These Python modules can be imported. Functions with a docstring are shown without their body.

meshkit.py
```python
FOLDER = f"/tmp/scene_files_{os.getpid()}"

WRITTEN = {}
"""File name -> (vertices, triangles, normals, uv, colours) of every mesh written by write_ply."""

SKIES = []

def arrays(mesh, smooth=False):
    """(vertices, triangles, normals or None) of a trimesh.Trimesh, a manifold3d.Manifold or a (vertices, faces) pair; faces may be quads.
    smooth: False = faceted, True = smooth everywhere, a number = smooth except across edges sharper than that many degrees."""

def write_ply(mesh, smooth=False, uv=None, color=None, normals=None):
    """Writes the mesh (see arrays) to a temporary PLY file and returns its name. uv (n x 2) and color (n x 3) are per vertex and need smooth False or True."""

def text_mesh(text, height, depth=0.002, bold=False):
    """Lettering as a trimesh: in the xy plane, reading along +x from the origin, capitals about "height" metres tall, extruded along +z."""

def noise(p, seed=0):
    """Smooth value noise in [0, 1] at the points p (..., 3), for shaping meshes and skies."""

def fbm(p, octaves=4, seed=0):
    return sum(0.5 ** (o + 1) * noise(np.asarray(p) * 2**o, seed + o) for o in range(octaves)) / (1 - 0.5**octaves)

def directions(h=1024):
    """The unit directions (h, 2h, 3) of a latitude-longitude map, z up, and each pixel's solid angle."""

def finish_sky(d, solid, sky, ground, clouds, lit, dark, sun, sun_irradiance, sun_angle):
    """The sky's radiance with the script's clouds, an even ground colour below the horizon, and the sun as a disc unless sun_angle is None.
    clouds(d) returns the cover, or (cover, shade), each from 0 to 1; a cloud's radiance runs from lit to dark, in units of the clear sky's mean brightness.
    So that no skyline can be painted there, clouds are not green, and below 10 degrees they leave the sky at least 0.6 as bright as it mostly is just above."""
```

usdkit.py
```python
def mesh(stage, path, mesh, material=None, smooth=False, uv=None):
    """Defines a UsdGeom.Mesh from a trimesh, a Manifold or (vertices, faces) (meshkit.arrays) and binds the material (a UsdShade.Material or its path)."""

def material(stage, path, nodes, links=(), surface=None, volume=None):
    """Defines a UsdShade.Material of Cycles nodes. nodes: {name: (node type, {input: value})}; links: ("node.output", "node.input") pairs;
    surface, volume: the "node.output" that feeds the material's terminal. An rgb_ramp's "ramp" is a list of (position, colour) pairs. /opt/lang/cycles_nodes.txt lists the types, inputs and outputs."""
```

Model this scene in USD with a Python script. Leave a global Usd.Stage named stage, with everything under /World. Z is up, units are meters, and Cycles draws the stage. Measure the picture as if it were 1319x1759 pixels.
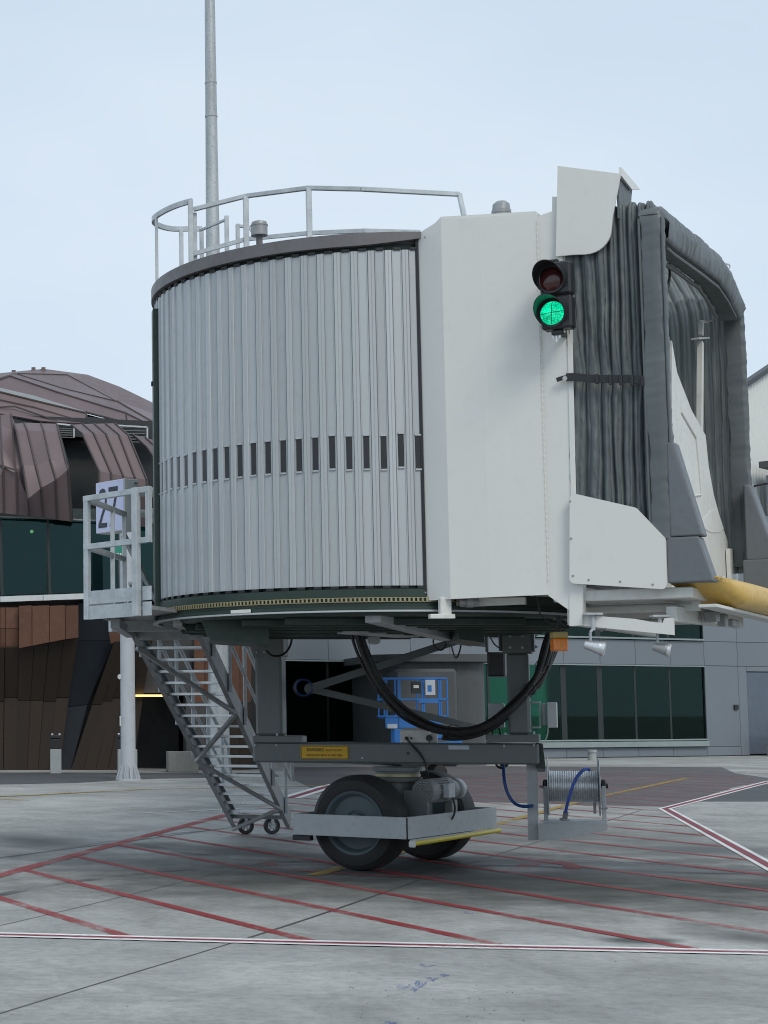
import math, random
import numpy as np, trimesh, manifold3d
from shapely.geometry import Polygon, LineString, box as sbox
from shapely.ops import unary_union
import usdkit, meshkit
from pxr import Usd, UsdGeom, UsdLux, UsdShade, Gf, Sdf

stage = Usd.Stage.CreateInMemory()
UsdGeom.SetStageUpAxis(stage, UsdGeom.Tokens.z)
UsdGeom.SetStageMetersPerUnit(stage, 1.0)
UsdGeom.Xform.Define(stage, '/World'); UsdGeom.Scope.Define(stage, '/World/Looks')
rng = np.random.default_rng(7)

# ------------------------------------------------------------------ camera, sky, sun
FPX, PX, PY, TILT, EYE = 3100., 0., 899., math.radians(6), 1.8
cam = UsdGeom.Camera.Define(stage, '/World/camera')
cam.CreateHorizontalApertureAttr(36.0); cam.CreateVerticalApertureAttr(48.0)
cam.CreateFocalLengthAttr(36.0 * FPX / 1319)
cam.CreateHorizontalApertureOffsetAttr(18.0); cam.CreateVerticalApertureOffsetAttr(0.532)
cam.CreateClippingRangeAttr(Gf.Vec2f(0.1, 5000))
cam.AddTranslateOp().Set(Gf.Vec3d(0, 0, EYE)); cam.AddRotateXOp().Set(90 + math.degrees(TILT))
cam.GetPrim().CreateAttribute('exposure', Sdf.ValueTypeNames.Float).Set(0.0)

SUN = np.array([0.28, -0.72, 0.74]); SUN /= np.linalg.norm(SUN)
SUN_EL, SUN_ROT = math.asin(SUN[2]), math.atan2(SUN[0], SUN[1])
dome = UsdLux.DomeLight.Define(stage, '/World/sky'); dome.CreateIntensityAttr(1.0)
dome.GetPrim().SetCustomDataByKey('kind', 'structure')
sky = usdkit.material(stage, '/World/Looks/overcast_sky', {
    'tc': ('texture_coordinate', {}),
    'map': ('mapping', {'scale': (1.0, 1.0, 2.2), 'location': (0.3, 0.1, 0.0)}),
    'n': ('noise_texture', {'scale': 1.6, 'detail': 5.0, 'roughness': 0.5}),
    'r': ('rgb_ramp', {'ramp': [(0.30, (6.6, 8.1, 9.7)), (0.52, (7.6, 8.9, 10.3)), (0.75, (8.9, 9.9, 10.9))]}),
    's': ('sky_texture', {'sky_type': 'single_scattering', 'sun_disc': False, 'sun_elevation': SUN_EL, 'sun_rotation': SUN_ROT}),
    'm': ('mix_color', {'fac': 0.90}),
    'b': ('background_shader', {'strength': 0.092})},
    [('tc.generated', 'map.vector'), ('map.vector', 'n.vector'), ('n.fac', 'r.fac'), ('s.color', 'm.a'), ('r.color', 'm.b'), ('m.result', 'b.color')], surface='b.background')
UsdShade.MaterialBindingAPI.Apply(dome.GetPrim()).Bind(sky)
sun = UsdLux.DistantLight.Define(stage, '/World/sun')
sun.CreateNormalizeAttr(True); sun.CreateIntensityAttr(0.40); sun.CreateAngleAttr(22.0); sun.CreateColorAttr(Gf.Vec3f(1.0, 0.94, 0.86))
_z = SUN; _x = np.cross([0, 0, 1.], _z); _x /= np.linalg.norm(_x); _y = np.cross(_z, _x)
sun.AddTransformOp().Set(Gf.Matrix4d(*_x, 0, *_y, 0, *_z, 0, 0, 0, 0, 1))

# ------------------------------------------------------------------ pixel -> place (photograph coordinates, real distances)
_F = np.array([0, math.cos(TILT), math.sin(TILT)]); _U = np.array([0, -math.sin(TILT), math.cos(TILT)]); _R = np.array([1., 0, 0]); EYEP = np.array([0, 0, EYE])
def ray(x, y): return _F * FPX + _R * (x - PX) - _U * (y - PY)
def G(x, y, z=0.): d = ray(x, y); return EYEP + d * (z - EYE) / d[2]
def D(x, y, Y): d = ray(x, y); return EYEP + d * Y / d[1]
def PL(x, y, p, n): d = ray(x, y); return EYEP + d * (np.dot(np.asarray(p) - EYEP, n) / np.dot(d, n))
def V(*a): return np.array(a, float)
def unit(v): v = np.asarray(v, float); return v / np.linalg.norm(v)

# ------------------------------------------------------------------ mesh helpers
def tm(v, f): return trimesh.Trimesh(np.asarray(v, float), np.asarray(f, int), process=False)
def cat(*ms):
    flat = []
    for m in ms: flat.extend(m if isinstance(m, (list, tuple)) else [m])
    return trimesh.util.concatenate(flat)
def hull(pts): return trimesh.Trimesh(np.asarray(pts, float)).convex_hull if False else trimesh.convex.convex_hull(np.asarray(pts, float))
def frame_box(c, ex, ey, ez, sx, sy, sz, ch=0.0):
    """chamfered box centred on c with axes ex ey ez and full sizes."""
    c, ex, ey, ez = map(lambda a: np.asarray(a, float), (c, ex, ey, ez))
    h = np.array([sx, sy, sz]) / 2; ch = min(ch, h.min() * 0.9); pts = []
    for i in (-1, 1):
        for j in (-1, 1):
            for k in (-1, 1):
                s = np.array([i, j, k])
                if ch <= 0: pts.append(s * h)
                else:
                    for a in range(3):
                        q = h.copy() - ch; q[a] = h[a]; pts.append(s * q)
    pts = np.array(pts); key = ch > 0
    if key not in _TOPO:
        cano = _CANON(key)
        from scipy.spatial import ConvexHull
        f = ConvexHull(cano).simplices.copy(); n = np.cross(cano[f[:, 1]] - cano[f[:, 0]], cano[f[:, 2]] - cano[f[:, 0]]); fl = (n * cano[f].mean(1)).sum(1) < 0; f[fl] = f[fl][:, ::-1]; _TOPO[key] = f
    v = c + pts[:, :1] * ex + pts[:, 1:2] * ey + pts[:, 2:] * ez; f = _TOPO[key]
    return tm(v, f if np.dot(np.cross(ex, ey), ez) > 0 else f[:, ::-1])
_TOPO = {}
def _CANON(key):
    h, ch, out = np.ones(3), 0.3, []
    for i in (-1, 1):
        for j in (-1, 1):
            for k in (-1, 1):
                s_ = np.array([i, j, k])
                if not key: out.append(s_ * h)
                else:
                    for a in range(3):
                        q = h.copy() - ch; q[a] = h[a]; out.append(s_ * q)
    return np.array(out)
X_, Y_, Z_ = V(1, 0, 0), V(0, 1, 0), V(0, 0, 1)
def bx(x0, x1, y0, y1, z0, z1, ch=0.004):
    return frame_box(V(x0 + x1, y0 + y1, z0 + z1) / 2, X_, Y_, Z_, x1 - x0, y1 - y0, z1 - z0, ch)
def bar(p, q, w, h, up=Z_, ch=0.004):
    """rectangular bar from p to q; w across, h along the 'up' side."""
    p, q = np.asarray(p, float), np.asarray(q, float); d = unit(q - p)
    if abs(np.dot(d, unit(up))) > 0.98: up = Y_
    s = unit(np.cross(d, up)); u = np.cross(s, d)
    return frame_box((p + q) / 2, d, s, u, np.linalg.norm(q - p), w, h, ch)
def ibeam(p, q, w, h, t=0.012, up=Z_):
    p, q = np.asarray(p, float), np.asarray(q, float); d = unit(q - p); s = unit(np.cross(d, up)); u = np.cross(s, d)
    return cat(bar(p + u * (h - t) / 2, q + u * (h - t) / 2, w, t, up, 0.002), bar(p - u * (h - t) / 2, q - u * (h - t) / 2, w, t, up, 0.002), bar(p, q, t, h - 2 * t - 0.002, up, 0.0))
def tube(pts, r, n=10, close=False):
    """round tube along a polyline (parallel transport), capped."""
    P = np.asarray(pts, float); m = len(P)
    T = np.gradient(P, axis=0); T /= np.linalg.norm(T, axis=1, keepdims=True)
    a = np.cross(T[0], Z_ if abs(T[0][2]) < 0.9 else X_); a /= np.linalg.norm(a); A = [a]
    for i in range(1, m):
        a = A[-1] - T[i] * np.dot(A[-1], T[i]); A.append(a / np.linalg.norm(a))
    A = np.array(A); B = np.cross(T, A); th = np.linspace(0, 2 * np.pi, n, endpoint=False)
    rr = np.broadcast_to(np.asarray(r, float), (m,))
    v = (P[:, None] + rr[:, None, None] * (np.cos(th)[None, :, None] * A[:, None] + np.sin(th)[None, :, None] * B[:, None])).reshape(-1, 3)
    f = []
    for i in range(m - 1):
        for k in range(n):
            k2 = (k + 1) % n; f += [(i * n + k, i * n + k2, (i + 1) * n + k2), (i * n + k, (i + 1) * n + k2, (i + 1) * n + k)]
    v = np.vstack([v, P[:1], P[-1:]]); c0, c1 = len(v) - 2, len(v) - 1
    for k in range(n):
        k2 = (k + 1) % n; f += [(c0, k2, k), (c1, (m - 1) * n + k, (m - 1) * n + k2)]
    return tm(v, f)
def spline(pts, n=40):
    from scipy.interpolate import CubicSpline
    P = np.asarray(pts, float); t = np.r_[0, np.cumsum(np.linalg.norm(np.diff(P, axis=0), axis=1))]
    return CubicSpline(t, P)(np.linspace(0, t[-1], n))
def cyl(p, q, r, n=20, r2=None):
    return tube([np.asarray(p, float), (np.asarray(p, float) + np.asarray(q, float)) / 2, q], [r, (r + (r if r2 is None else r2)) / 2, r if r2 is None else r2], n)
def lathe(profile, c, axis, n=40):
    """profile: (distance along the axis, radius) list, revolved about the axis through c."""
    axis = unit(axis); a = unit(np.cross(axis, Z_ if abs(axis[2]) < 0.9 else X_)); b = np.cross(axis, a); th = np.linspace(0, 2 * np.pi, n, endpoint=False)
    v, f = [], []
    for h, r in profile: v += [np.asarray(c) + axis * h + r * (math.cos(t) * a + math.sin(t) * b) for t in th]
    for i in range(len(profile) - 1):
        for k in range(n):
            k2 = (k + 1) % n; f += [(i * n + k, i * n + k2, (i + 1) * n + k2), (i * n + k, (i + 1) * n + k2, (i + 1) * n + k)]
    m = tm(v, f); m.merge_vertices(); m.update_faces(m.nondegenerate_faces()); return m
def plate(pts, n, t):
    """planar polygon (3-D points in one plane with normal n) given thickness t along -n."""
    P = np.asarray(pts, float); n = unit(n); ex = unit(P[1] - P[0]); ex = unit(ex - n * np.dot(ex, n)); ey = np.cross(n, ex); o = P[0]
    q = np.c_[(P - o) @ ex, (P - o) @ ey]; pg = Polygon(q).buffer(0)
    m = trimesh.creation.extrude_polygon(pg, t, engine='earcut')
    v = m.vertices; return tm(o + v[:, :1] * ex + v[:, 1:2] * ey + (v[:, 2:] - t) * n, m.faces)
def slab(quad, t, away=None):
    """skew quad / polygon (3-D points in order) with thickness t, pushed back from the eye side."""
    P = np.asarray(quad, float); c = P.mean(0); n = np.zeros(3)
    for i in range(len(P)): n += np.cross(P[i] - c, P[(i + 1) % len(P)] - c)
    n = unit(n)
    if np.dot(n, EYEP - c) < 0: P = P[::-1]; n = -n
    k = len(P); v = np.vstack([P, P - n * t, [c], [c - n * t]]); f = []
    for i in range(k):
        j = (i + 1) % k; f += [(2 * k, i, j), (2 * k + 1, k + j, k + i), (i, k + i, k + j), (i, k + j, j)]
    return tm(v, f)
def flat(poly, z):
    """horizontal sheet from a shapely polygon."""
    out = []
    for g in getattr(poly, 'geoms', [poly]):
        if g.geom_type != 'Polygon' or g.area < 1e-4: continue
        v, f = trimesh.creation.triangulate_polygon(g, engine='earcut'); out.append(tm(np.c_[v, np.full(len(v), z)], f))
    m = cat(*out)
    fl = m.face_normals[:, 2] < 0; m.faces[fl] = m.faces[fl][:, ::-1]; return tm(m.vertices, m.faces)
def grid(P):
    """surface from an array of points (a, b, 3)."""
    a, b = P.shape[:2]; i = np.arange(a * b).reshape(a, b)
    q = np.stack([i[:-1, :-1], i[1:, :-1], i[1:, 1:], i[:-1, 1:]], -1).reshape(-1, 4)
    return tm(P.reshape(-1, 3), np.vstack([q[:, [0, 1, 2]], q[:, [0, 2, 3]]]))
def text3(s, h, o, ex, ey, squeeze=1.0, depth=0.002, bold=False):
    m = meshkit.text_mesh(s, h, depth, bold); v = m.vertices.copy(); ex, ey = unit(ex), unit(ey); n = np.cross(ex, ey)
    return tm(np.asarray(o) + v[:, :1] * squeeze * ex + v[:, 1:2] * ey + v[:, 2:] * n, m.faces)

# ------------------------------------------------------------------ materials
def mat(name, col, rough=0.5, metal=0.0, var=0.10, scale=3.0, streak=False, bump=0.0, bscale=60.0, spec=0.5, rnd=0.0, dirt=None, dirt_amt=0.35, coat=0.0):
    col = np.array(col, float); d = np.array(dirt if dirt is not None else col * 0.55)
    N = {'g': ('geometry', {}), 'm': ('mapping', {'scale': (1, 1, 0.12) if streak else (1, 1, 1)}),
         'n': ('noise_texture', {'scale': scale, 'detail': 6.0, 'roughness': 0.6}),
         'n2': ('noise_texture', {'scale': scale * 7.3, 'detail': 4.0, 'roughness': 0.6}),
         'r': ('rgb_ramp', {'ramp': [(0.25, tuple(col * (1 - var))), (0.5, tuple(col)), (0.75, tuple(np.minimum(col * (1 + var), 0.95)))]}),
         'rd': ('rgb_ramp', {'ramp': [(0.52, (0, 0, 0)), (0.78, (dirt_amt,) * 3)]}),
         'mx': ('mix_color', {'b': tuple(d)}),
         'rr': ('map_range', {'from_min': 0.2, 'from_max': 0.8, 'to_min': max(rough - 0.10, 0.03), 'to_max': min(rough + 0.12, 1.0)}),
         'p': ('principled_bsdf', {'metallic': metal, 'roughness': rough, 'specular_ior_level': spec, 'coat_weight': coat, 'coat_roughness': 0.15})}
    L = [('g.position', 'm.vector'), ('m.vector', 'n.vector'), ('g.position', 'n2.vector'), ('n.fac', 'r.fac'), ('n2.fac', 'rd.fac'), ('rd.color', 'mx.fac'), ('r.color', 'mx.a'), ('n2.fac', 'rr.value'), ('rr.result', 'p.roughness')]
    src = 'mx.result'
    if rnd:
        N.update({'o': ('object_info', {}), 'or': ('map_range', {'to_min': 1 - rnd, 'to_max': 1 + rnd}), 'h': ('hsv', {})}); L += [('o.random', 'or.value'), ('or.result', 'h.value'), (src, 'h.color')]; src = 'h.color'
    L.append((src, 'p.base_color'))
    if bump:
        N.update({'n3': ('noise_texture', {'scale': bscale, 'detail': 4.0}), 'b': ('bump', {'strength': bump, 'distance': 0.01})}); L += [('g.position', 'n3.vector'), ('n3.fac', 'b.height'), ('b.normal', 'p.normal')]
    return usdkit.material(stage, '/World/Looks/' + name, N, L, surface='p.BSDF')
M = {}
M['white'] = mat('white_paint', (0.66, 0.665, 0.63), 0.38, var=0.03, scale=1.1, streak=True, dirt=(0.46, 0.455, 0.42), dirt_amt=0.14, bump=0.02, bscale=9)
M['white2'] = mat('white_frame_paint', (0.60, 0.61, 0.58), 0.45, var=0.06, scale=2, dirt=(0.35, 0.33, 0.28), dirt_amt=0.35)
M['grey'] = mat('structure_grey_paint', (0.125, 0.142, 0.140), 0.42, var=0.06, scale=2, dirt=(0.10, 0.11, 0.105), dirt_amt=0.3)
M['midgrey'] = mat('machine_grey_paint', (0.23, 0.245, 0.245), 0.42, var=0.08, scale=4, dirt=(0.1, 0.1, 0.1), dirt_amt=0.5)
M['lightgrey'] = mat('guard_grey_paint', (0.40, 0.43, 0.445), 0.4, var=0.06, scale=2, dirt=(0.2, 0.2, 0.2), dirt_amt=0.35)
M['palegrey'] = mat('box_grey_paint', (0.50, 0.53, 0.55), 0.4, var=0.04)
M['green'] = mat('dark_green_paint', (0.014, 0.033, 0.024), 0.42, var=0.15, scale=2, dirt=(0.01, 0.02, 0.016), dirt_amt=0.4)
M['rim'] = mat('rim_grey_paint', (0.13, 0.125, 0.13), 0.5, var=0.1, scale=2)
M['slat'] = mat('curtain_aluminium', (0.405, 0.430, 0.440), 0.42, metal=0.25, var=0.05, scale=1.5, streak=True, rnd=0.07, dirt=(0.36, 0.38, 0.40), dirt_amt=0.4)
M['slat2'] = mat('curtain_aluminium_strip', (0.385, 0.410, 0.420), 0.40, metal=0.3, var=0.05, scale=1.5, streak=True, rnd=0.08, dirt=(0.33, 0.35, 0.37), dirt_amt=0.4)
M['alu'] = mat('bright_aluminium', (0.66, 0.68, 0.69), 0.32, metal=0.8, var=0.06)
M['galv'] = mat('galvanised_steel', (0.43, 0.465, 0.48), 0.42, metal=0.35, var=0.22, scale=6, dirt=(0.27, 0.29, 0.29), dirt_amt=0.6)
M['galvdark'] = mat('galvanised_channel', (0.29, 0.305, 0.31), 0.48, metal=0.3, var=0.2, scale=6, dirt=(0.2, 0.2, 0.2), dirt_amt=0.5)
M['mast'] = mat('mast_galvanised', (0.40, 0.43, 0.44), 0.5, metal=0.2, var=0.35, scale=2.2, streak=True, dirt=(0.17, 0.20, 0.20), dirt_amt=0.9)
M['column'] = mat('column_grey', (0.44, 0.47, 0.50), 0.5, var=0.05, scale=0.6)
M['black'] = mat('black_plastic', (0.018, 0.019, 0.021), 0.4, var=0.1)
M['cable'] = mat('black_cable', (0.016, 0.016, 0.017), 0.32, var=0.2)
M['rubber'] = mat('tyre_rubber', (0.010, 0.010, 0.011), 0.62, var=0.25, scale=5, dirt=(0.035, 0.034, 0.032), dirt_amt=0.5, bump=0.15, bscale=40)
M['hub'] = mat('wheel_blue_grey', (0.080, 0.112, 0.125), 0.5, var=0.12, scale=4, dirt=(0.1, 0.11, 0.11), dirt_amt=0.5)
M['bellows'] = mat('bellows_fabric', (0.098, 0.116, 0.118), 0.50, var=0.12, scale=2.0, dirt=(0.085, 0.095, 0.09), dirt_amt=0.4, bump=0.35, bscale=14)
M['bellows_far_lightened'] = usdkit.material(stage, '/World/Looks/far_bellows_lightened', {'d': ('principled_bsdf', {'base_color': (0.17, 0.188, 0.182), 'roughness': 0.55}), 't': ('translucent_bsdf', {'color': (0.26, 0.285, 0.275)}), 'm': ('mix_closure', {'fac': 0.42})}, [('d.BSDF', 'm.closure1'), ('t.BSDF', 'm.closure2')], surface='m.closure')  # bellows cloth lightened and made translucent to imitate light inside the canopy
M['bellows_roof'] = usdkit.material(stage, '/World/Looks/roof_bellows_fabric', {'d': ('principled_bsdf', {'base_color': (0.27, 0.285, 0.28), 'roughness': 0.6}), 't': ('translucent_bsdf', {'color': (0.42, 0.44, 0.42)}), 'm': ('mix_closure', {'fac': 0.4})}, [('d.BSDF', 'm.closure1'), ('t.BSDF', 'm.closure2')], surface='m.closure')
M['pad'] = mat('pad_vinyl', (0.098, 0.114, 0.119), 0.46, var=0.08, scale=2.0, dirt=(0.1, 0.11, 0.11), dirt_amt=0.3, bump=0.25, bscale=11)
M['foam'] = mat('bumper_pad_vinyl', (0.125, 0.138, 0.150), 0.48, var=0.06, scale=2.5, bump=0.1, bscale=20)
M['yellow'] = mat('yellow_rubber', (0.58, 0.37, 0.075), 0.42, var=0.08, scale=2, dirt=(0.40, 0.24, 0.06), dirt_amt=0.6)
M['yellowpaint'] = mat('yellow_bar_paint', (0.62, 0.50, 0.03), 0.4, var=0.1, dirt=(0.35, 0.28, 0.05), dirt_amt=0.4)
M['signyellow'] = mat('warning_yellow', (0.62, 0.36, 0.012), 0.5, var=0.04)
M['signpaper'] = mat('sticker_white', (0.45, 0.5, 0.56), 0.5, var=0.04)
M['signface'] = mat('sign_face_shade_tint', (0.54, 0.57, 0.77), 0.35, var=0.02)  # white face tinted lavender: its bluish shade is put into the colour
M['ink'] = mat('sign_ink', (0.03, 0.033, 0.05), 0.5, var=0.05)
M['inkbrown'] = mat('warning_ink', (0.07, 0.04, 0.005), 0.5, var=0.05)
M['exitgreen'] = mat('exit_sign_green', (0.02, 0.22, 0.15), 0.4, var=0.05)
M['amber'] = mat('amber_lens', (0.75, 0.20, 0.005), 0.15, var=0.1, scale=20, coat=0.5)
M['amberlight'] = mat('beacon_base', (0.42, 0.34, 0.12), 0.4)
M['redlens'] = mat('red_lens_off', (0.07, 0.012, 0.012), 0.2, var=0.3, scale=30, coat=0.5)
M['redlamp'] = mat('red_lamp', (0.30, 0.03, 0.015), 0.3)
M['bluehose'] = mat('blue_hose', (0.05, 0.10, 0.42), 0.35, var=0.1)
M['bluehose2'] = mat('deep_blue_hose', (0.012, 0.05, 0.20), 0.35, var=0.1)
M['bluelift'] = mat('lift_blue_paint', (0.022, 0.15, 0.44), 0.4, var=0.1)
M['chain'] = mat('chain_brass', (0.34, 0.30, 0.17), 0.4, metal=0.6, var=0.2, scale=30)
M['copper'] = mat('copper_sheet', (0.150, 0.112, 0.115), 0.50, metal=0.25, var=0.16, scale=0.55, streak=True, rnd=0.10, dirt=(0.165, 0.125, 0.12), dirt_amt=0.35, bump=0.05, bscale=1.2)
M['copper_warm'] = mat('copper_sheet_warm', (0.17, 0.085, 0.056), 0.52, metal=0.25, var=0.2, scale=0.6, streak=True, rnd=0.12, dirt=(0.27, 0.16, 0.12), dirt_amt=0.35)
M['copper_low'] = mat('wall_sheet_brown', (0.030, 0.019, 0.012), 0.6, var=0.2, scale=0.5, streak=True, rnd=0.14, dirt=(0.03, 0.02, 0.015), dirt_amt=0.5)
M['seam'] = mat('seam_dark', (0.055, 0.042, 0.042), 0.55, var=0.1)
M['recess'] = mat('recess_dark_sheet', (0.020, 0.024, 0.026), 0.5, var=0.2, scale=0.7)
M['fin'] = mat('blue_black_sheet', (0.012, 0.017, 0.024), 0.5, var=0.2, scale=0.7)
M['louvre'] = mat('louvre_grey', (0.22, 0.23, 0.23), 0.5)
M['whitesill'] = mat('sill_white', (0.55, 0.58, 0.58), 0.45, var=0.05, scale=0.6)
M['soffit'] = mat('dark_soffit', (0.05, 0.05, 0.05), 0.7)
M['facade'] = mat('facade_panel_grey', (0.160, 0.185, 0.210), 0.5, var=0.05, scale=0.3, rnd=0.05, dirt=(0.17, 0.19, 0.21), dirt_amt=0.25)
M['facade2'] = mat('facade_backing', (0.05, 0.055, 0.06), 0.8)
M['lobby'] = mat('lobby_grey', (0.066, 0.071, 0.073), 0.55, var=0.08, scale=0.5)
M['mullion'] = mat('mullion_dark', (0.018, 0.024, 0.024), 0.4)
M['sill'] = mat('sill_greenish', (0.24, 0.29, 0.29), 0.45)
M['room'] = mat('room_wall', (0.26, 0.30, 0.27), 0.8, var=0.2, scale=0.4)
M['blind'] = mat('green_blind', (0.30, 0.58, 0.44), 0.8, var=0.05, scale=0.3)
M['roomdark'] = mat('room_dark', (0.03, 0.035, 0.035), 0.8)
M['door'] = mat('door_blue_grey', (0.10, 0.125, 0.16), 0.5)
M['rail_far'] = mat('guard_rail_grey', (0.2, 0.22, 0.23), 0.5)
M['corr'] = mat('corrugated_white', (0.62, 0.64, 0.61), 0.5, var=0.04)
M['concrete_block'] = mat('block_concrete', (0.22, 0.215, 0.20), 0.85, var=0.15, scale=2)
M['pedestal'] = mat('pedestal_grey', (0.33, 0.35, 0.35), 0.6, var=0.1)
M['panelrib'] = mat('vision_glass', (0.016, 0.017, 0.019), 0.28, var=0.2)
M['caster'] = mat('castor_black', (0.02, 0.02, 0.022), 0.5)

def emit(name, col, s):
    return usdkit.material(stage, '/World/Looks/' + name, {'e': ('emission', {'color': col, 'strength': s})}, [], surface='e.emission')
M['strip'] = emit('strip_lamp', (1.0, 0.66, 0.26), 1.7)
M['spot'] = emit('lamp_glow', (1.0, 0.33, 0.13), 11.0)
# lit lens: an LED array seen through a ribbed diffuser, with a dark cross from the lens ribs
M['greenlens'] = usdkit.material(stage, '/World/Looks/green_lit_lens', {
    'g': ('geometry', {}), 'v': ('voronoi_texture', {'scale': 75.0}), 'n': ('noise_texture', {'scale': 9.0, 'detail': 3.0}),
    'r': ('rgb_ramp', {'ramp': [(0.0, (0.02, 0.95, 0.50)), (0.5, (0.0, 0.50, 0.24)), (1.0, (0.0, 0.25, 0.12))]}),
    'mr': ('map_range', {'from_min': 0.3, 'from_max': 0.7, 'to_min': 0.6, 'to_max': 2.3}),
    'e': ('emission', {}), 'gl': ('glossy_bsdf', {'roughness': 0.15}), 'f': ('fresnel', {'IOR': 1.45}), 'm': ('mix_closure', {})},
    [('g.position', 'v.vector'), ('g.position', 'n.vector'), ('v.distance', 'r.fac'), ('r.color', 'e.color'), ('n.fac', 'mr.value'), ('mr.result', 'e.strength'), ('f.fac', 'm.fac'), ('e.emission', 'm.closure1'), ('gl.BSDF', 'm.closure2')], surface='m.closure')
def glass(name, tint, gl=(0.9, 0.95, 0.95)):
    return usdkit.material(stage, '/World/Looks/' + name, {'t': ('transparent_bsdf', {'color': tint}), 'g': ('glossy_bsdf', {'color': gl, 'roughness': 0.015}), 'f': ('fresnel', {'IOR': 1.5}), 'm': ('mix_closure', {})},
        [('f.fac', 'm.fac'), ('t.BSDF', 'm.closure1'), ('g.BSDF', 'm.closure2')], surface='m.closure')
M['glass'] = glass('green_tinted_glass', (0.24, 0.56, 0.45), (0.45, 0.75, 0.66))
M['glass_blue'] = glass('blue_green_glass', (0.10, 0.30, 0.31), (0.5, 0.85, 0.85))

# ------------------------------------------------------------------ scene tree helpers
_count, _loc = {}, {}
def numbered(parent, name):
    k = (parent, name); n = _count.get(k, 0); _count[k] = n + 1
    return name if n == 0 else f'{name}_{n:03d}'
def tag(prim, label=None, category=None, group=None, kind=None):
    for k, v in (('label', label), ('category', category), ('group', group), ('kind', kind)):
        if v: prim.SetCustomDataByKey(k, v)
    return prim
def thing(name, label, category, loc=(0, 0, 0), group=None, kind=None):
    p = '/World/' + numbered('/World', name); x = UsdGeom.Xform.Define(stage, p); x.AddTranslateOp().Set(Gf.Vec3d(*map(float, loc)))
    _loc[p] = np.asarray(loc, float); tag(x.GetPrim(), label, category, group, kind); return p
def part(parent, name, mesh, material, smooth=30, label=None, kind=None):
    """a mesh (world coordinates) as a part of parent (a path) or, with parent None, a top-level object."""
    base = parent or '/World'; p = base + '/' + numbered(base, name); root = '/' + '/'.join(p.split('/')[1:3]); off = _loc.get(root, np.zeros(3))
    if parent is None: _loc[p] = np.zeros(3)
    m = mesh.copy() if hasattr(mesh, 'copy') else mesh; m = tm(m.vertices - off, m.faces)
    q = usdkit.mesh(stage, p, m, M[material] if isinstance(material, str) else material, smooth=smooth); tag(q.GetPrim(), label=label, kind=kind)
    return p
def solo(name, mesh, material, label=None, category=None, group=None, kind=None, smooth=30):
    p = part(None, name, mesh, material, smooth); tag(stage.GetPrimAtPath(p), label, category, group, kind); return p
def structure(name, mesh, material, smooth=False): return solo(name, mesh, material, kind='structure', smooth=smooth)

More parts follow.
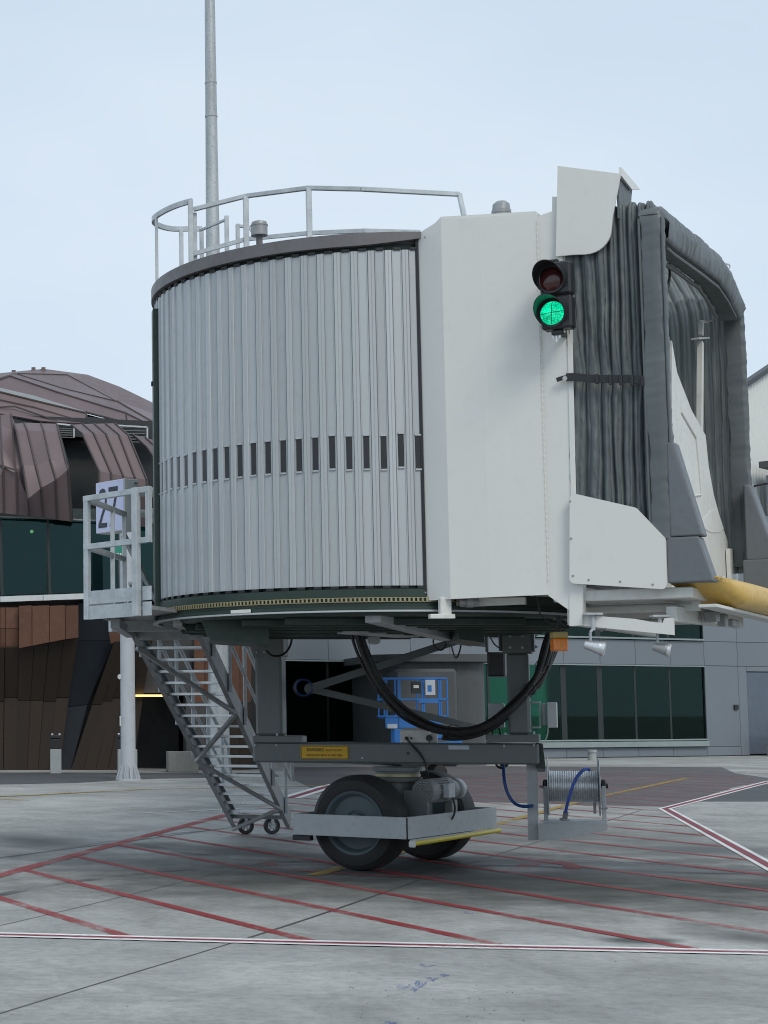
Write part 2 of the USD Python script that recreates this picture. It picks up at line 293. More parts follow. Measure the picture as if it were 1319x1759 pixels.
# ------------------------------------------------------------------ the ground
def ground_material(name, ramp, blobs, rough=0.72):
    N = {'g': ('geometry', {}), 'n': ('noise_texture', {'scale': 0.22, 'detail': 5.0, 'roughness': 0.6, 'distortion': 0.6}),
         'map': ('mapping', {'rotation': (0, 0, 0.32), 'scale': (1.0, 0.75, 1.0)}), 'ns': ('noise_texture', {'scale': 1.0, 'detail': 7.0, 'roughness': 0.68, 'distortion': 0.8}),
         'nf': ('noise_texture', {'scale': 90.0, 'detail': 3.0, 'roughness': 0.7}), 'nw': ('noise_texture', {'scale': 1.1, 'detail': 5.0, 'roughness': 0.62}),
         'mixn': ('mix_float', {'fac': 0.5}), 'r': ('rgb_ramp', {'ramp': ramp}),
         'rf': ('rgb_ramp', {'ramp': [(0.3, (0.74, 0.74, 0.74)), (0.7, (1.2, 1.2, 1.2))]}), 'ng': ('noise_texture', {'scale': 9.0, 'detail': 8.0, 'roughness': 0.8}), 'rg': ('rgb_ramp', {'ramp': [(0.32, (0.72, 0.72, 0.72)), (0.5, (1, 1, 1)), (0.68, (1.16, 1.16, 1.16))]}), 'mg': ('mix_color', {'blend_type': 'multiply', 'fac': 1.0, 'use_clamp': False}), 'mf': ('mix_color', {'blend_type': 'multiply', 'fac': 1.0, 'use_clamp': False}),
         'bp': ('bump', {'strength': 0.25, 'distance': 0.006}), 'p': ('principled_bsdf', {'specular_ior_level': 0.4})}
    L = [('g.position', 'n.vector'), ('g.position', 'map.vector'), ('map.vector', 'ns.vector'), ('g.position', 'nf.vector'), ('g.position', 'nw.vector'), ('n.fac', 'mixn.a'), ('ns.fac', 'mixn.b'), ('mixn.result', 'r.fac'),
         ('nf.fac', 'rf.fac'), ('r.color', 'mf.a'), ('rf.color', 'mf.b'), ('nf.fac', 'bp.height'), ('bp.normal', 'p.normal'), ('g.position', 'ng.vector'), ('ng.fac', 'rg.fac'), ('mf.result', 'mg.a'), ('rg.color', 'mg.b')]
    src, wet = 'mg.result', None
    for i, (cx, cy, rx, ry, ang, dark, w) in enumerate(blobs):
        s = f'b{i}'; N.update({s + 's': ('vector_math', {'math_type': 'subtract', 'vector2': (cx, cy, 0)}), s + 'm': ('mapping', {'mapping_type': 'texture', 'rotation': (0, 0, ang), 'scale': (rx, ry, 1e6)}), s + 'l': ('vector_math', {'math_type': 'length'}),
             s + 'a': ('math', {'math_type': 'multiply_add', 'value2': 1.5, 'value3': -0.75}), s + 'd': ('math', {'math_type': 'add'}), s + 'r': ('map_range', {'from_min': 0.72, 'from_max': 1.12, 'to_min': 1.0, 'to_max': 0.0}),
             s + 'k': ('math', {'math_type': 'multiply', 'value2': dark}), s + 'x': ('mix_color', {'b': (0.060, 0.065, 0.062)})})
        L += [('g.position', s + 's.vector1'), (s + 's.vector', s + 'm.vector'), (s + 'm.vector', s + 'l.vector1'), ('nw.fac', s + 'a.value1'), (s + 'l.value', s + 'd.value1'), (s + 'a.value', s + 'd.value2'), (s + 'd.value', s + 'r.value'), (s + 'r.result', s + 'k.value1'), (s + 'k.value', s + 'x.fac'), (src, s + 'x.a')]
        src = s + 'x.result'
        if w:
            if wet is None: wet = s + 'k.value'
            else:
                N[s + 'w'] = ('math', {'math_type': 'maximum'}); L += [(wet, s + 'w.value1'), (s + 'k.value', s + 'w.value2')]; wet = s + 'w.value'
    L.append((src, 'p.base_color'))
    N['rr'] = ('map_range', {'to_min': rough, 'to_max': 0.52})
    if wet: L += [(wet, 'rr.value'), ('rr.result', 'p.roughness')]
    else: N['p'][1]['roughness'] = rough
    return usdkit.material(stage, '/World/Looks/' + name, N, L, surface='p.BSDF')
def blob(px, py, rx, ry, ang=0., dark=0.6, wet=True): g = G(px, py); return (g[0], g[1], rx, ry, ang, dark, wet)  # damp stains; their darkening also paints in shade under the bridge and wheels
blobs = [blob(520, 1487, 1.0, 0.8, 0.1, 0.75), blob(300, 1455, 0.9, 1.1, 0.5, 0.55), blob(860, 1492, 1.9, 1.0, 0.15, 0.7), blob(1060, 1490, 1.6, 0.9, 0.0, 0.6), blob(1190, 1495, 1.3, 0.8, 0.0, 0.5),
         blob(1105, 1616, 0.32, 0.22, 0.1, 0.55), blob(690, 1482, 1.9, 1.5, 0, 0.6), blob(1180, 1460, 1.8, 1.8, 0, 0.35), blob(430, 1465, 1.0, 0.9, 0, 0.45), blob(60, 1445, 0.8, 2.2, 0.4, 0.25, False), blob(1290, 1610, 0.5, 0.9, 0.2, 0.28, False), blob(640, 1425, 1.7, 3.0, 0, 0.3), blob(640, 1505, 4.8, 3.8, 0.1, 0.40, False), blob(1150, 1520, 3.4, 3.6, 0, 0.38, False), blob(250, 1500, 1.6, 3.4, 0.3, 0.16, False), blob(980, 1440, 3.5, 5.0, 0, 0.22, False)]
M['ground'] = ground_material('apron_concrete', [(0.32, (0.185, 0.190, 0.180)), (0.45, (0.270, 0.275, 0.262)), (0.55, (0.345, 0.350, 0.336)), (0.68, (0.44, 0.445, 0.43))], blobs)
M['asphalt'] = ground_material('far_asphalt', [(0.3, (0.075, 0.072, 0.076)), (0.5, (0.105, 0.098, 0.100)), (0.7, (0.145, 0.135, 0.137))], [], 0.8)
M['asphalt_dark'] = ground_material('dark_asphalt', [(0.3, (0.058, 0.062, 0.066)), (0.5, (0.078, 0.083, 0.088)), (0.7, (0.105, 0.11, 0.115))], [], 0.8)
def paint(name, col, wear=0.6, lo=0.50, hi=0.62, rough=0.6):
    """worn road paint: where it has worn off, the slab below shows through."""
    return usdkit.material(stage, '/World/Looks/' + name, {'g': ('geometry', {}), 'n': ('noise_texture', {'scale': 16.0, 'detail': 7.0, 'roughness': 0.75}), 'n2': ('noise_texture', {'scale': 0.9, 'detail': 4.0}), 'a': ('math', {'math_type': 'add'}),
        'h': ('math', {'math_type': 'multiply', 'value2': 0.5}), 'r': ('map_range', {'from_min': lo, 'from_max': hi, 'to_min': 0.0, 'to_max': wear}), 'c': ('rgb_ramp', {'ramp': [(0.3, tuple(0.72 * np.array(col))), (0.7, tuple(np.minimum(1.15 * np.array(col), 0.9)))]}),
        'p': ('principled_bsdf', {'roughness': rough, 'specular_ior_level': 0.3}), 't': ('transparent_bsdf', {}), 'm': ('mix_closure', {})},
        [('g.position', 'n.vector'), ('g.position', 'n2.vector'), ('n.fac', 'a.value1'), ('n2.fac', 'a.value2'), ('a.value', 'h.value1'), ('h.value', 'r.value'), ('r.result', 'm.fac'), ('n2.fac', 'c.fac'), ('c.color', 'p.base_color'), ('p.BSDF', 'm.closure1'), ('t.BSDF', 'm.closure2')], surface='m.closure')
M['redline'] = paint('red_marking_paint', (0.30, 0.040, 0.042), 0.85, 0.46, 0.60)
M['redring'] = paint('worn_red_marking_paint', (0.28, 0.045, 0.05), 0.95, 0.36, 0.52)
M['whiteline'] = paint('white_marking_paint', (0.76, 0.76, 0.75), 0.7, 0.52, 0.64)
M['darkredline'] = paint('dark_red_marking_paint', (0.26, 0.04, 0.06), 0.5)
M['yellowline'] = paint('yellow_marking_paint', (0.38, 0.25, 0.045), 0.9, 0.46, 0.58)
M['tyremark'] = paint('tyre_mark_rubber', (0.05, 0.05, 0.05), 0.96, 0.30, 0.56)
M['joint'] = mat('joint_sealant', (0.06, 0.06, 0.06), 0.6, var=0.3, scale=4)
M['chalkblue'] = paint('blue_chalk', (0.10, 0.16, 0.38), 0.8, 0.46, 0.60)

g_ = 900.
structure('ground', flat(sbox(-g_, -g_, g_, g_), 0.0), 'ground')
def gp(x, y): return tuple(G(x, y)[:2])
def strip(pts, w): return LineString(pts).buffer(w / 2, cap_style=2, join_style=2)
front = [gp(-420, 1594.5), gp(0, 1606.5), gp(500, 1619.5), gp(900, 1628.5), gp(1319, 1637.5), gp(1700, 1646)]
leftb = [gp(-420, 1617), gp(0, 1504), gp(200, 1450), gp(390, 1399.5), gp(545, 1357)]
rightb = [gp(1700, 1700), gp(1319, 1487), gp(1142, 1389.5), gp(1319, 1343.5), gp(1420, 1331.5), gp(1262, 1327)]
# old asphalt beyond the concrete, in three patches
structure('far_asphalt', flat(Polygon([gp(505, 1340), gp(560, 1366), gp(760, 1376), gp(1150, 1386), gp(1262, 1352), gp(1330, 1338), gp(1262, 1328), gp(1240, 1318), gp(860, 1316), gp(505, 1318)]), 0.003), 'asphalt')
structure('dark_asphalt', flat(unary_union([Polygon([gp(-200, 1326.5), gp(470, 1328), gp(480, 1334), gp(250, 1338), gp(130, 1345), gp(-200, 1352)]), Polygon([gp(1178, 1377), gp(1325, 1345.5), gp(1700, 1349), gp(1700, 1377)])]), 0.003), 'asphalt_dark')
area = Polygon([front[0], front[1], front[2], front[3], front[4], front[5], rightb[0], rightb[1], rightb[2], rightb[3], gp(1262, 1331), gp(900, 1326), gp(560, 1352), leftb[3], leftb[2], leftb[1]]).buffer(0)
dirn = unit(V(0.318, -0.948, 0))[:2]; nrm = V(-dirn[1], dirn[0])
hat = []
for k in range(-2, 26):
    o = nrm * (5.70 + 1.275 * k); hat.append(strip([o + dirn * 90, o - dirn * 120], 0.135).intersection(area.buffer(-0.05)))
structure('red_hatching', flat(unary_union([h for h in hat if not h.is_empty]), 0.005), 'redline')
ring = Polygon([(5.0 + 1.9 * math.cos(a), 22.0 + 1.9 * math.sin(a)) for a in np.linspace(0, 2 * np.pi, 72, endpoint=False)])
ring = ring.difference(ring.buffer(-0.2)).difference(sbox(3.9, 21.0, 6.3, 30)).difference(sbox(0, 22.9, 9, 30))
structure('red_wheel_ring', flat(ring, 0.007), 'redring')
structure('red_stop_bar', flat(strip([gp(872, 1500), gp(925, 1480)], 0.22), 0.0085), 'redring')
structure('yellow_lead_line', flat(unary_union([strip([gp(536, 1505), gp(740, 1451), gp(860, 1415), gp(1010, 1373), gp(1180, 1337)], 0.16), strip([gp(-60, 1371), gp(60, 1366), gp(250, 1356), gp(700, 1347)], 0.22), strip([gp(-60, 1369), gp(45, 1375)], 0.3)]), 0.0105), 'yellowline')
structure('red_border_line', flat(strip(leftb[:4], 0.19), 0.007), 'redline')
def triple(name, pts, ws, wr):
    ls = LineString(pts); structure(name + '_white', flat(ls.buffer(wr / 2 + ws, cap_style=2, join_style=2).difference(ls.buffer(wr / 2 + 0.012, cap_style=2, join_style=2)), 0.0085), 'whiteline')
    structure(name + '_red', flat(ls.buffer(wr / 2, cap_style=2, join_style=2), 0.0085), 'darkredline')
triple('front_line', front, 0.10, 0.085)
triple('stand_line', rightb, 0.075, 0.09)
triple('back_line', [gp(498, 1371), gp(560, 1352), gp(640, 1336)], 0.16, 0.16)
structure('faint_white_line', flat(strip([gp(250, 1397), gp(380, 1391), gp(480, 1387)], 0.08), 0.007), 'whiteline')
jt = []
def joint(pts, w=0.03):
    P = spline([(*p, 0) for p in pts], 40)[:, :2]; q = strip(P, w)
    structure('slab_joint', flat(q, 0.0012 + 0.0004 * _count.get(('/World', 'slab_joint'), 0)), 'joint')
joint([gp(-420, 1876), gp(0, 1741), gp(200, 1680), gp(430, 1610)], 0.022)
joint([gp(430, 1610), gp(565, 1566), gp(720, 1512), gp(905, 1452), gp(1100, 1392)], 0.035)
joint([gp(-300, 1510), gp(0, 1473), gp(190, 1449), gp(420, 1418)], 0.06)
joint([gp(-100, 1612), gp(0, 1590), gp(300, 1518), gp(520, 1468)], 0.012)
# faint tyre marks swung across the slabs
tmk = []
for P_, w_ in (([(-60, 1560), (250, 1500), (520, 1486), (800, 1500)], 0.16), ([(210, 1446), (300, 1462), (420, 1476), (560, 1482)], 0.22), ([(700, 1500), (900, 1488), (1120, 1497), (1330, 1500)], 0.20), ([(820, 1480), (1000, 1478), (1180, 1488), (1340, 1512)], 0.14), ([(0, 1475), (120, 1456), (300, 1432), (380, 1425)], 0.10)):
    tmk.append(strip(spline([(*gp(*q), 0) for q in P_], 30)[:, :2], w_))
structure('tyre_marks', flat(unary_union(tmk), 0.0035), 'tyremark')
# blue surveyor's scribbles on the slab
sc = []
for (x, y, w, h) in ((695, 1695, 24, 3), (722, 1690, 18, 5), (742, 1681, 20, 2.5), (735, 1658, 30, 2), (765, 1675, 14, 2), (712, 1699, 12, 3), (672, 1757, 20, 1.5), (805, 1568, 14, 1.2)):
    for k in range(3):
        p = [gp(x + w * t + rng.normal() * 2, y + h * math.sin(t * 7 + k) + rng.normal() * 0.8 + k) for t in np.linspace(-0.5, 0.5, 6)]
        sc.append(strip(p, 0.0045))
structure('chalk_marks', flat(unary_union(sc), 0.003), 'chalkblue')
# grit and small debris
gr = []
for k in range(60):
    x, y = G(rng.uniform(560, 900), rng.uniform(1690, 1758))[:2] if k < 35 else G(rng.uniform(0, 1319), rng.uniform(1400, 1758))[:2]
    s = rng.uniform(0.002, 0.0045); gr.append(trimesh.creation.icosphere(0, s).apply_translation([x, y, s * 0.5]))
solo('grit', cat(*gr), 'joint', 'dark specks of grit and pebbles lying on the pale concrete apron', 'grit', kind='stuff')

# ------------------------------------------------------------------ the boarding bridge: rotating drum with its slatted curtain
CX, CY, RD = 4.1, 20.0, 2.34
bridge = thing('boarding_bridge', 'tall aircraft boarding bridge with slatted aluminium drum, white cab and grey canopy, on two wheels', 'boarding bridge', (CX, CY, 0))
def cyp(a, r, z): return V(CX + r * math.sin(a), CY - r * math.cos(a), z)       # a: angle from the camera side, positive to the right
def ringband(a0, a1, r0, r1, z0, z1, n=60):
    aa = np.linspace(a0, a1, n); z0 = np.broadcast_to(z0, n); z1 = np.broadcast_to(z1, n)
    P = np.array([[cyp(a, r1, zb), cyp(a, r1, zt), cyp(a, r0, zt), cyp(a, r0, zb), cyp(a, r1, zb)] for a, zb, zt in zip(aa, z0, z1)])
    m = grid(P); caps = [slab(P[0][:4], 0.001), slab(P[-1][:4], 0.001)]; return cat(m, caps)
rad = math.radians
ZS0, ZS1 = 3.045, 6.405
full = np.linspace(0, 2 * np.pi, 97)
core = lathe([(2.86, 0.0), (2.86, RD - 0.06), (6.48, RD - 0.06), (6.48, 0.0)], V(CX, CY, 0), Z_, 96)
part(bridge, 'drum_core', core, 'green')
period = rad(4.12)
for j in range(25):
    a = rad(4.9) - j * period
    ca, sa = math.cos(a), math.sin(a); et, er = V(ca, sa, 0), V(sa, -ca, 0)
    o = cyp(a, RD, 0); jit = rng.normal() * 0.0012
    def sec(pts, c, z0, z1):
        pg = Polygon(pts); m = trimesh.creation.extrude_polygon(pg, z1 - z0, engine='earcut'); v = m.vertices
        return tm(c + v[:, :1] * et + v[:, 1:2] * er + (v[:, 2:] + z0) * Z_, m.faces)
    w = 0.046
    strip_m = sec([(-w, -0.03), (-w, 0.003), (-w + 0.007, 0.003), (-w + 0.010, -0.005), (w - 0.010, -0.005), (w - 0.007, 0.003), (w, 0.003), (w, -0.03)], o + er * (jit + rng.normal() * 0.0012), ZS0, ZS1)
    zt, zb = ZS1 + rng.normal() * 0.004, ZS0 + rng.normal() * 0.004
    s1 = part(bridge, 'slat', strip_m, 'slat2', smooth=False)
    zc = 4.37
    wt = rng.normal() * 0.006
    part(s1, 'vision_panel', frame_box(o + er * (jit - 0.003) + Z_ * (zc + wt), et, er, Z_, 0.058, 0.005, 0.33, 0.001), 'panelrib', smooth=False)
    for zz in (zc + 0.172 + wt, zc - 0.172 + wt):
        part(s1, 'clip', frame_box(o + er * (jit + 0.004) + Z_ * zz, et, er, Z_ + et * rng.normal() * 0.06, 0.062, 0.014, 0.018, 0.002), 'slat', smooth=False)
    for zz in (ZS0 - 0.016, ZS1 + 0.012):
        part(s1, 'bracket', cat(frame_box(o + er * 0.0 + Z_ * zz, et, er, Z_, 0.078, 0.02, 0.03, 0.002), frame_box(o + er * 0.012 - et * 0.018 + Z_ * zz, et, er, Z_, 0.014, 0.01, 0.012, 0), frame_box(o + er * 0.012 + et * 0.018 + Z_ * zz, et, er, Z_, 0.014, 0.01, 0.012, 0)), 'black', smooth=False)
    a2 = a - period / 2; ca, sa = math.cos(a2), math.sin(a2); et, er = V(ca, sa, 0), V(sa, -ca, 0); o2 = cyp(a2, RD, 0)
    h = 0.0350
    part(bridge, 'slat', sec([(-h, -0.03), (-h, 0.0), (-h + 0.006, 0.008), (-0.003, 0.008), (0, 0.0045), (0.003, 0.008), (h - 0.006, 0.008), (h, 0.0), (h, -0.03)], o2 + er * rng.normal() * 0.001, ZS0, ZS1), 'slat', smooth=False)
# rim, roof, bottom band, chain, flange
aa = np.linspace(rad(-112), rad(8), 90)
lift = np.clip((aa - rad(-14)) / rad(22), 0, 1) ** 1.6 * 0.10
part(bridge, 'roof_rim', ringband(rad(-112), rad(8), RD - 0.055, RD + 0.045, 6.452 + lift, 6.580, 90), 'rim')
part(bridge, 'roof', lathe([(6.485, 0.0), (6.485, RD - 0.062), (6.56, RD - 0.058), (6.565, RD - 0.10), (6.60, 0.0)], V(CX, CY, 0), Z_, 96), 'rim')
part(bridge, 'bottom_band', ringband(rad(-112), rad(60), RD - 0.06, RD + 0.012, 2.845, 3.012, 110), 'green')
part(bridge, 'bottom_step', ringband(rad(-112), rad(60), RD - 0.06, RD + 0.035, 2.806, 2.842, 110), 'green')
part(bridge, 'bottom_flange', ringband(rad(-112), rad(60), RD - 0.0, RD + 0.06, 2.786, 2.803, 110), 'lightgrey')
ch = []
for k in range(120):
    a = rad(-100) + k * rad(1.05); et, er = V(math.cos(a), math.sin(a), 0), V(math.sin(a), -math.cos(a), 0)
    ch.append(frame_box(cyp(a, RD + 0.026, 2.905), et, er, Z_, 0.020, 0.018, 0.046, 0.002))
    ch.append(frame_box(cyp(a + rad(0.52), RD + 0.024, 2.925), et, er, Z_, 0.046, 0.010, 0.007, 0)); ch.append(frame_box(cyp(a + rad(0.52), RD + 0.024, 2.885), et, er, Z_, 0.046, 0.010, 0.007, 0))
part(bridge, 'drive_chain', cat(ch), 'chain', smooth=False, kind='stuff')
part(bridge, 'underside', lathe([(2.76, 0.0), (2.76, RD - 0.06), (2.80, RD - 0.05), (2.80, 0)], V(CX, CY, 0), Z_, 80), 'green')
for k in range(11):
    y_ = 18.3 + k * 0.36; hwid = math.sqrt(max(0.05, (RD - 0.25) ** 2 - (y_ - CY) ** 2))
    part(bridge, 'floor_rib', bx(CX - hwid, CX + hwid, y_ - 0.05, y_ + 0.05, 2.69, 2.758, 0.006), 'green', smooth=False)
a = rad(-44); part(bridge, 'name_tag', frame_box(cyp(a, RD + 0.05, 2.823), V(math.cos(a), math.sin(a), 0), V(math.sin(a), -math.cos(a), 0), Z_, 0.24, 0.02, 0.034, 0.002), 'white')
# door jamb at the end of the curtain
a = rad(-100); pj = D(269.5, 800, 20.35)
part(bridge, 'door_jamb', frame_box(D(269.2, 800, 19.9) * V(1, 1, 0) + Z_ * 4.55, X_, Y_, Z_, 0.072, 0.16, 3.50, 0.008), 'green')
part(bridge, 'jamb_latch', frame_box(D(262.2, 800, 19.9) * V(1, 1, 0) + Z_ * 5.46, X_, Y_, Z_, 0.018, 0.05, 0.05, 0.004), 'black')
# corrugated underside of the tunnel, sloping up to the terminal, and the tunnel itself
TD = unit(V(0.222, 0.975, 0)); TN = V(TD[1], -TD[0], 0); T0 = V(4.45, 20.9, 0)
def TP(d, w, z): return T0 + TD * d + TN * w + Z_ * z
zt0, zt1, TL = 2.86, 5.3, 44.
def tun(d, w, dz): return TP(d, w, zt0 + (zt1 - zt0) * d / TL + dz)
part(bridge, 'tunnel', tm([tun(0, -1.25, 0.06), tun(0, 1.25, 0.06), tun(0, 1.25, 2.9), tun(0, -1.25, 2.9), tun(TL, -1.25, 0.06), tun(TL, 1.25, 0.06), tun(TL, 1.25, 2.9), tun(TL, -1.25, 2.9)],
     [(0, 1, 2), (0, 2, 3), (5, 4, 7), (5, 7, 6), (1, 5, 6), (1, 6, 2), (4, 0, 3), (4, 3, 7), (0, 4, 5), (0, 5, 1), (3, 2, 6), (3, 6, 7)]), 'green', smooth=False)
for k in range(36):
    d = 0.6 + k * 0.42 if k < 24 else 10.6 + (k - 24) * 1.4
    part(bridge, 'tunnel_rib', bar(tun(d, -1.25, 0.025), tun(d, 1.25, 0.025), 0.16, 0.07, Z_), 'green', smooth=False)
for w in (-1.28, 1.28): part(bridge, 'tunnel_rail', bar(tun(0.2, w, 0.02), tun(TL, w, 0.02), 0.10, 0.22), 'grey', smooth=False)
# green bracket boxes under the drum
def bracket(pl, zlo, dep, name='drum_bracket'):
    P = np.array(pl); q = P + V(0.14, dep, 0)
    return tm(np.vstack([P, q]), [(0, 2, 1), (0, 3, 2), (4, 5, 6), (4, 6, 7), (0, 1, 5), (0, 5, 4), (1, 2, 6), (1, 6, 5), (2, 3, 7), (2, 7, 6), (3, 0, 4), (3, 4, 7)])
part(bridge, 'drum_bracket', bracket([D(341, 1056, 18.9), D(462, 1050, 18.9), D(462, 1106, 18.9), D(362, 1100, 18.9)], 0, 1.1), 'green', smooth=False)
part(bridge, 'drum_bracket', bracket([D(776, 1044, 19.4), D(832, 1040, 19.4), D(832, 1104, 19.4), D(790, 1098, 19.4)], 0, 1.1), 'green', smooth=False)
part(bridge, 'undercarriage_beam', bar(D(480, 1054, 19.8), D(905, 1058, 20.4), 0.3, 0.10), 'black')

# ------------------------------------------------------------------ the cab and its canopy
KU, KV = V(0.84, -0.542, 0), V(0.542, 0.84, 0); KU = unit(KU); KV = unit(KV - KU * np.dot(KU, KV)); KA = V(6.07, 16.3, 0); W = 3.74
def K(s, t, z): return KA + KU * s + KV * t + Z_ * z
def KS(x, y, t=0.): return PL(x, y, K(0, t, 0), KV)         # pixel -> plane parallel to the cab's near side
def KO(x, y, s=0.): return PL(x, y, K(s, 0, 0), KU)         # pixel -> plane parallel to the opening
def st(p): r = np.asarray(p) - KA; return float(r @ KU), float(r @ KV), float(p[2])
# main body behind the side covers
part(bridge, 'cab_body', frame_box(K(-1.5, 1.78, 4.68), KU, KV, Z_, 1.2, 3.42, 3.44, 0.02), 'white')
part(bridge, 'cab_doorway', frame_box(K(-0.88, 1.78, 4.55), KU, KV, Z_, 0.03, 2.6, 3.1, 0.0), 'black')
# big faceted side cover
crease_t, crease_b = KS(757, 377, -0.02), KS(771, 1029, -0.02)
right_t, right_b = KS(920, 367.5, -0.02), KS(940.5, 1021.5, -0.02)
sc_, _, zt_ = st(crease_t); sr, _, zr = st(right_t); zb_ = 0.5 * (crease_b[2] + right_b[2])
left = D(729.5, 900, 17.66); left_t = D(722, 402, 17.66)[2]; lx = left[:2]
cov = [V(*K(sc_, -0.02, 0)[:2], zt_), V(*K(sr, -0.02, 0)[:2], zr), V(*K(sr, -0.02, 0)[:2], right_b[2]), V(*K(sc_, -0.02, 0)[:2], crease_b[2])]
sm_ = sc_ + (sr - sc_) * 0.42
cm0, cm1 = K(sm_, -0.034, 0.58 * zt_ + 0.42 * zr), K(sm_, -0.034, 0.58 * crease_b[2] + 0.42 * right_b[2])
part(bridge, 'side_cover', slab([cov[0], cm0, cm1, cov[3]], 0.05), 'white', smooth=False); part(bridge, 'side_cover', slab([cm0, cov[1], cov[2], cm1], 0.05), 'white', smooth=False)
fac = [V(lx[0], lx[1], left_t), cov[0] - KU * 0.0005, cov[3] - KU * 0.0005, V(lx[0], lx[1], crease_b[2] + 0.0)]
part(bridge, 'side_cover_return', slab(fac, 0.04), 'white', smooth=False)
back = V(*K(sc_ + 0.3, 1.2, 0)[:2], 0)
part(bridge, 'cab_roof', slab([cov[0] - V(0, 0, .003), cov[1] - V(0, 0, .003), V(*K(sr, 3.4, 0)[:2], zr - .003), V(*K(sc_, 3.4, 0)[:2], zr - .003), V(lx[0] + 0.1, lx[1] + 0.8, left_t)], 0.03), 'white', smooth=False)
# dark gasket between curtain and cover
part(bridge, 'curtain_gasket', bar(V(lx[0] - 0.004, lx[1] + 0.01, 2.95), V(lx[0] - 0.004, lx[1] + 0.01, left_t - 0.04), 0.03, 0.05, KV), 'black')
# seam with lock strip
sm = []
for k in range(60):
    z = zb_ + 0.15 + k * 0.058
    if z < zr - 0.05: sm.append(frame_box(K(sr + 0.012, -0.028 + 0.003 * (k % 2), z), KU, KV, Z_, 0.009, 0.010, 0.040, 0.003))
part(bridge, 'seam_strip', cat(sm), 'white', smooth=False, kind='stuff')
# narrow front cover with its stepped top
fp = [(919, 373), (948, 363), (948, 338), (959, 338), (970, 420), (975, 600), (990, 1049), (980, 1050), (941.5, 1023)]
part(bridge, 'front_cover', plate([KS(*q, 0.0) for q in fp], -KV, 0.04), 'white', smooth=False)
part(bridge, 'front_cover_edge', bar(KS(976, 450, -0.006), KS(988, 1000, -0.006), 0.05, 0.012, KV), 'white')
# upper fin, with rounded lower corner, and the hood behind it
arc = [(1052 - 0, 372)] + [(1000 + 48 * math.cos(t) + 2, 392 + 45 * math.sin(t) ** 1.0) for t in np.linspace(0.1, 1.5, 9)]
fin = [(957.5, 285), (1065.5, 298.5)] + arc + [(985, 437.5), (954.5, 440.5)]
part(bridge, 'upper_fin', plate([KS(*q, -0.05) for q in fin], -KV, 0.025), 'white', smooth=False)
h0 = KS(1066, 286, -0.02); s_h, _, z_h = st(h0)
hq = KO(1101, 327, s_h)
part(bridge, 'roof_hood', plate([K(s_h, 0.0, z_h), KO(1100, 326, s_h), KO(1086, 326, s_h), K(s_h, 0.0, z_h - 0.085)], KU, 0.02), 'white', smooth=False)
part(bridge, 'hood_gusset', plate([K(s_h - 0.03, 0.0, z_h - 0.07), KO(1086, 324, s_h - 0.03), K(s_h - 0.03, 0.35, 6.40), K(s_h - 0.03, 0.0, 6.40)], KU, 0.02), 'bellows', smooth=False)
part(bridge, 'roof_plate', slab([K(-0.95, 0.02, 6.52), K(-0.95, 2.6, 6.52), K(-0.55, 2.6, 6.50), K(-0.55, 0.02, 6.50)], 0.02), 'white', smooth=False)
# folded fabric canopy
def path(n):
    z0 = 3.45; key = [(0, z0), (0, 6.34), (0.02, 6.40), (0.10, 6.43), (0.5, 6.43), (1.7, 6.49), (2.55, 6.52), (3.05, 6.46), (3.5, 6.35), (3.69, 6.25), (W, 6.10), (W, 3.3)]
    P = np.array(key, float); L = np.r_[0, np.cumsum(np.linalg.norm(np.diff(P, axis=0), axis=1))]
    q = np.linspace(0, L[-1], n); pts = np.c_[np.interp(q, L, P[:, 0]), np.interp(q, L, P[:, 1])]
    for _ in range(3): pts[1:-1] = 0.25 * pts[:-2] + 0.5 * pts[1:-1] + 0.25 * pts[2:]
    T = np.gradient(pts, axis=0); T /= np.linalg.norm(T, axis=1, keepdims=True); return q, pts, np.c_[-T[:, 1], T[:, 0]]
nq = 420; q_, pp, nn = path(nq)
ns = 220; S = np.linspace(-0.93, -0.04, ns)
from meshkit import fbm
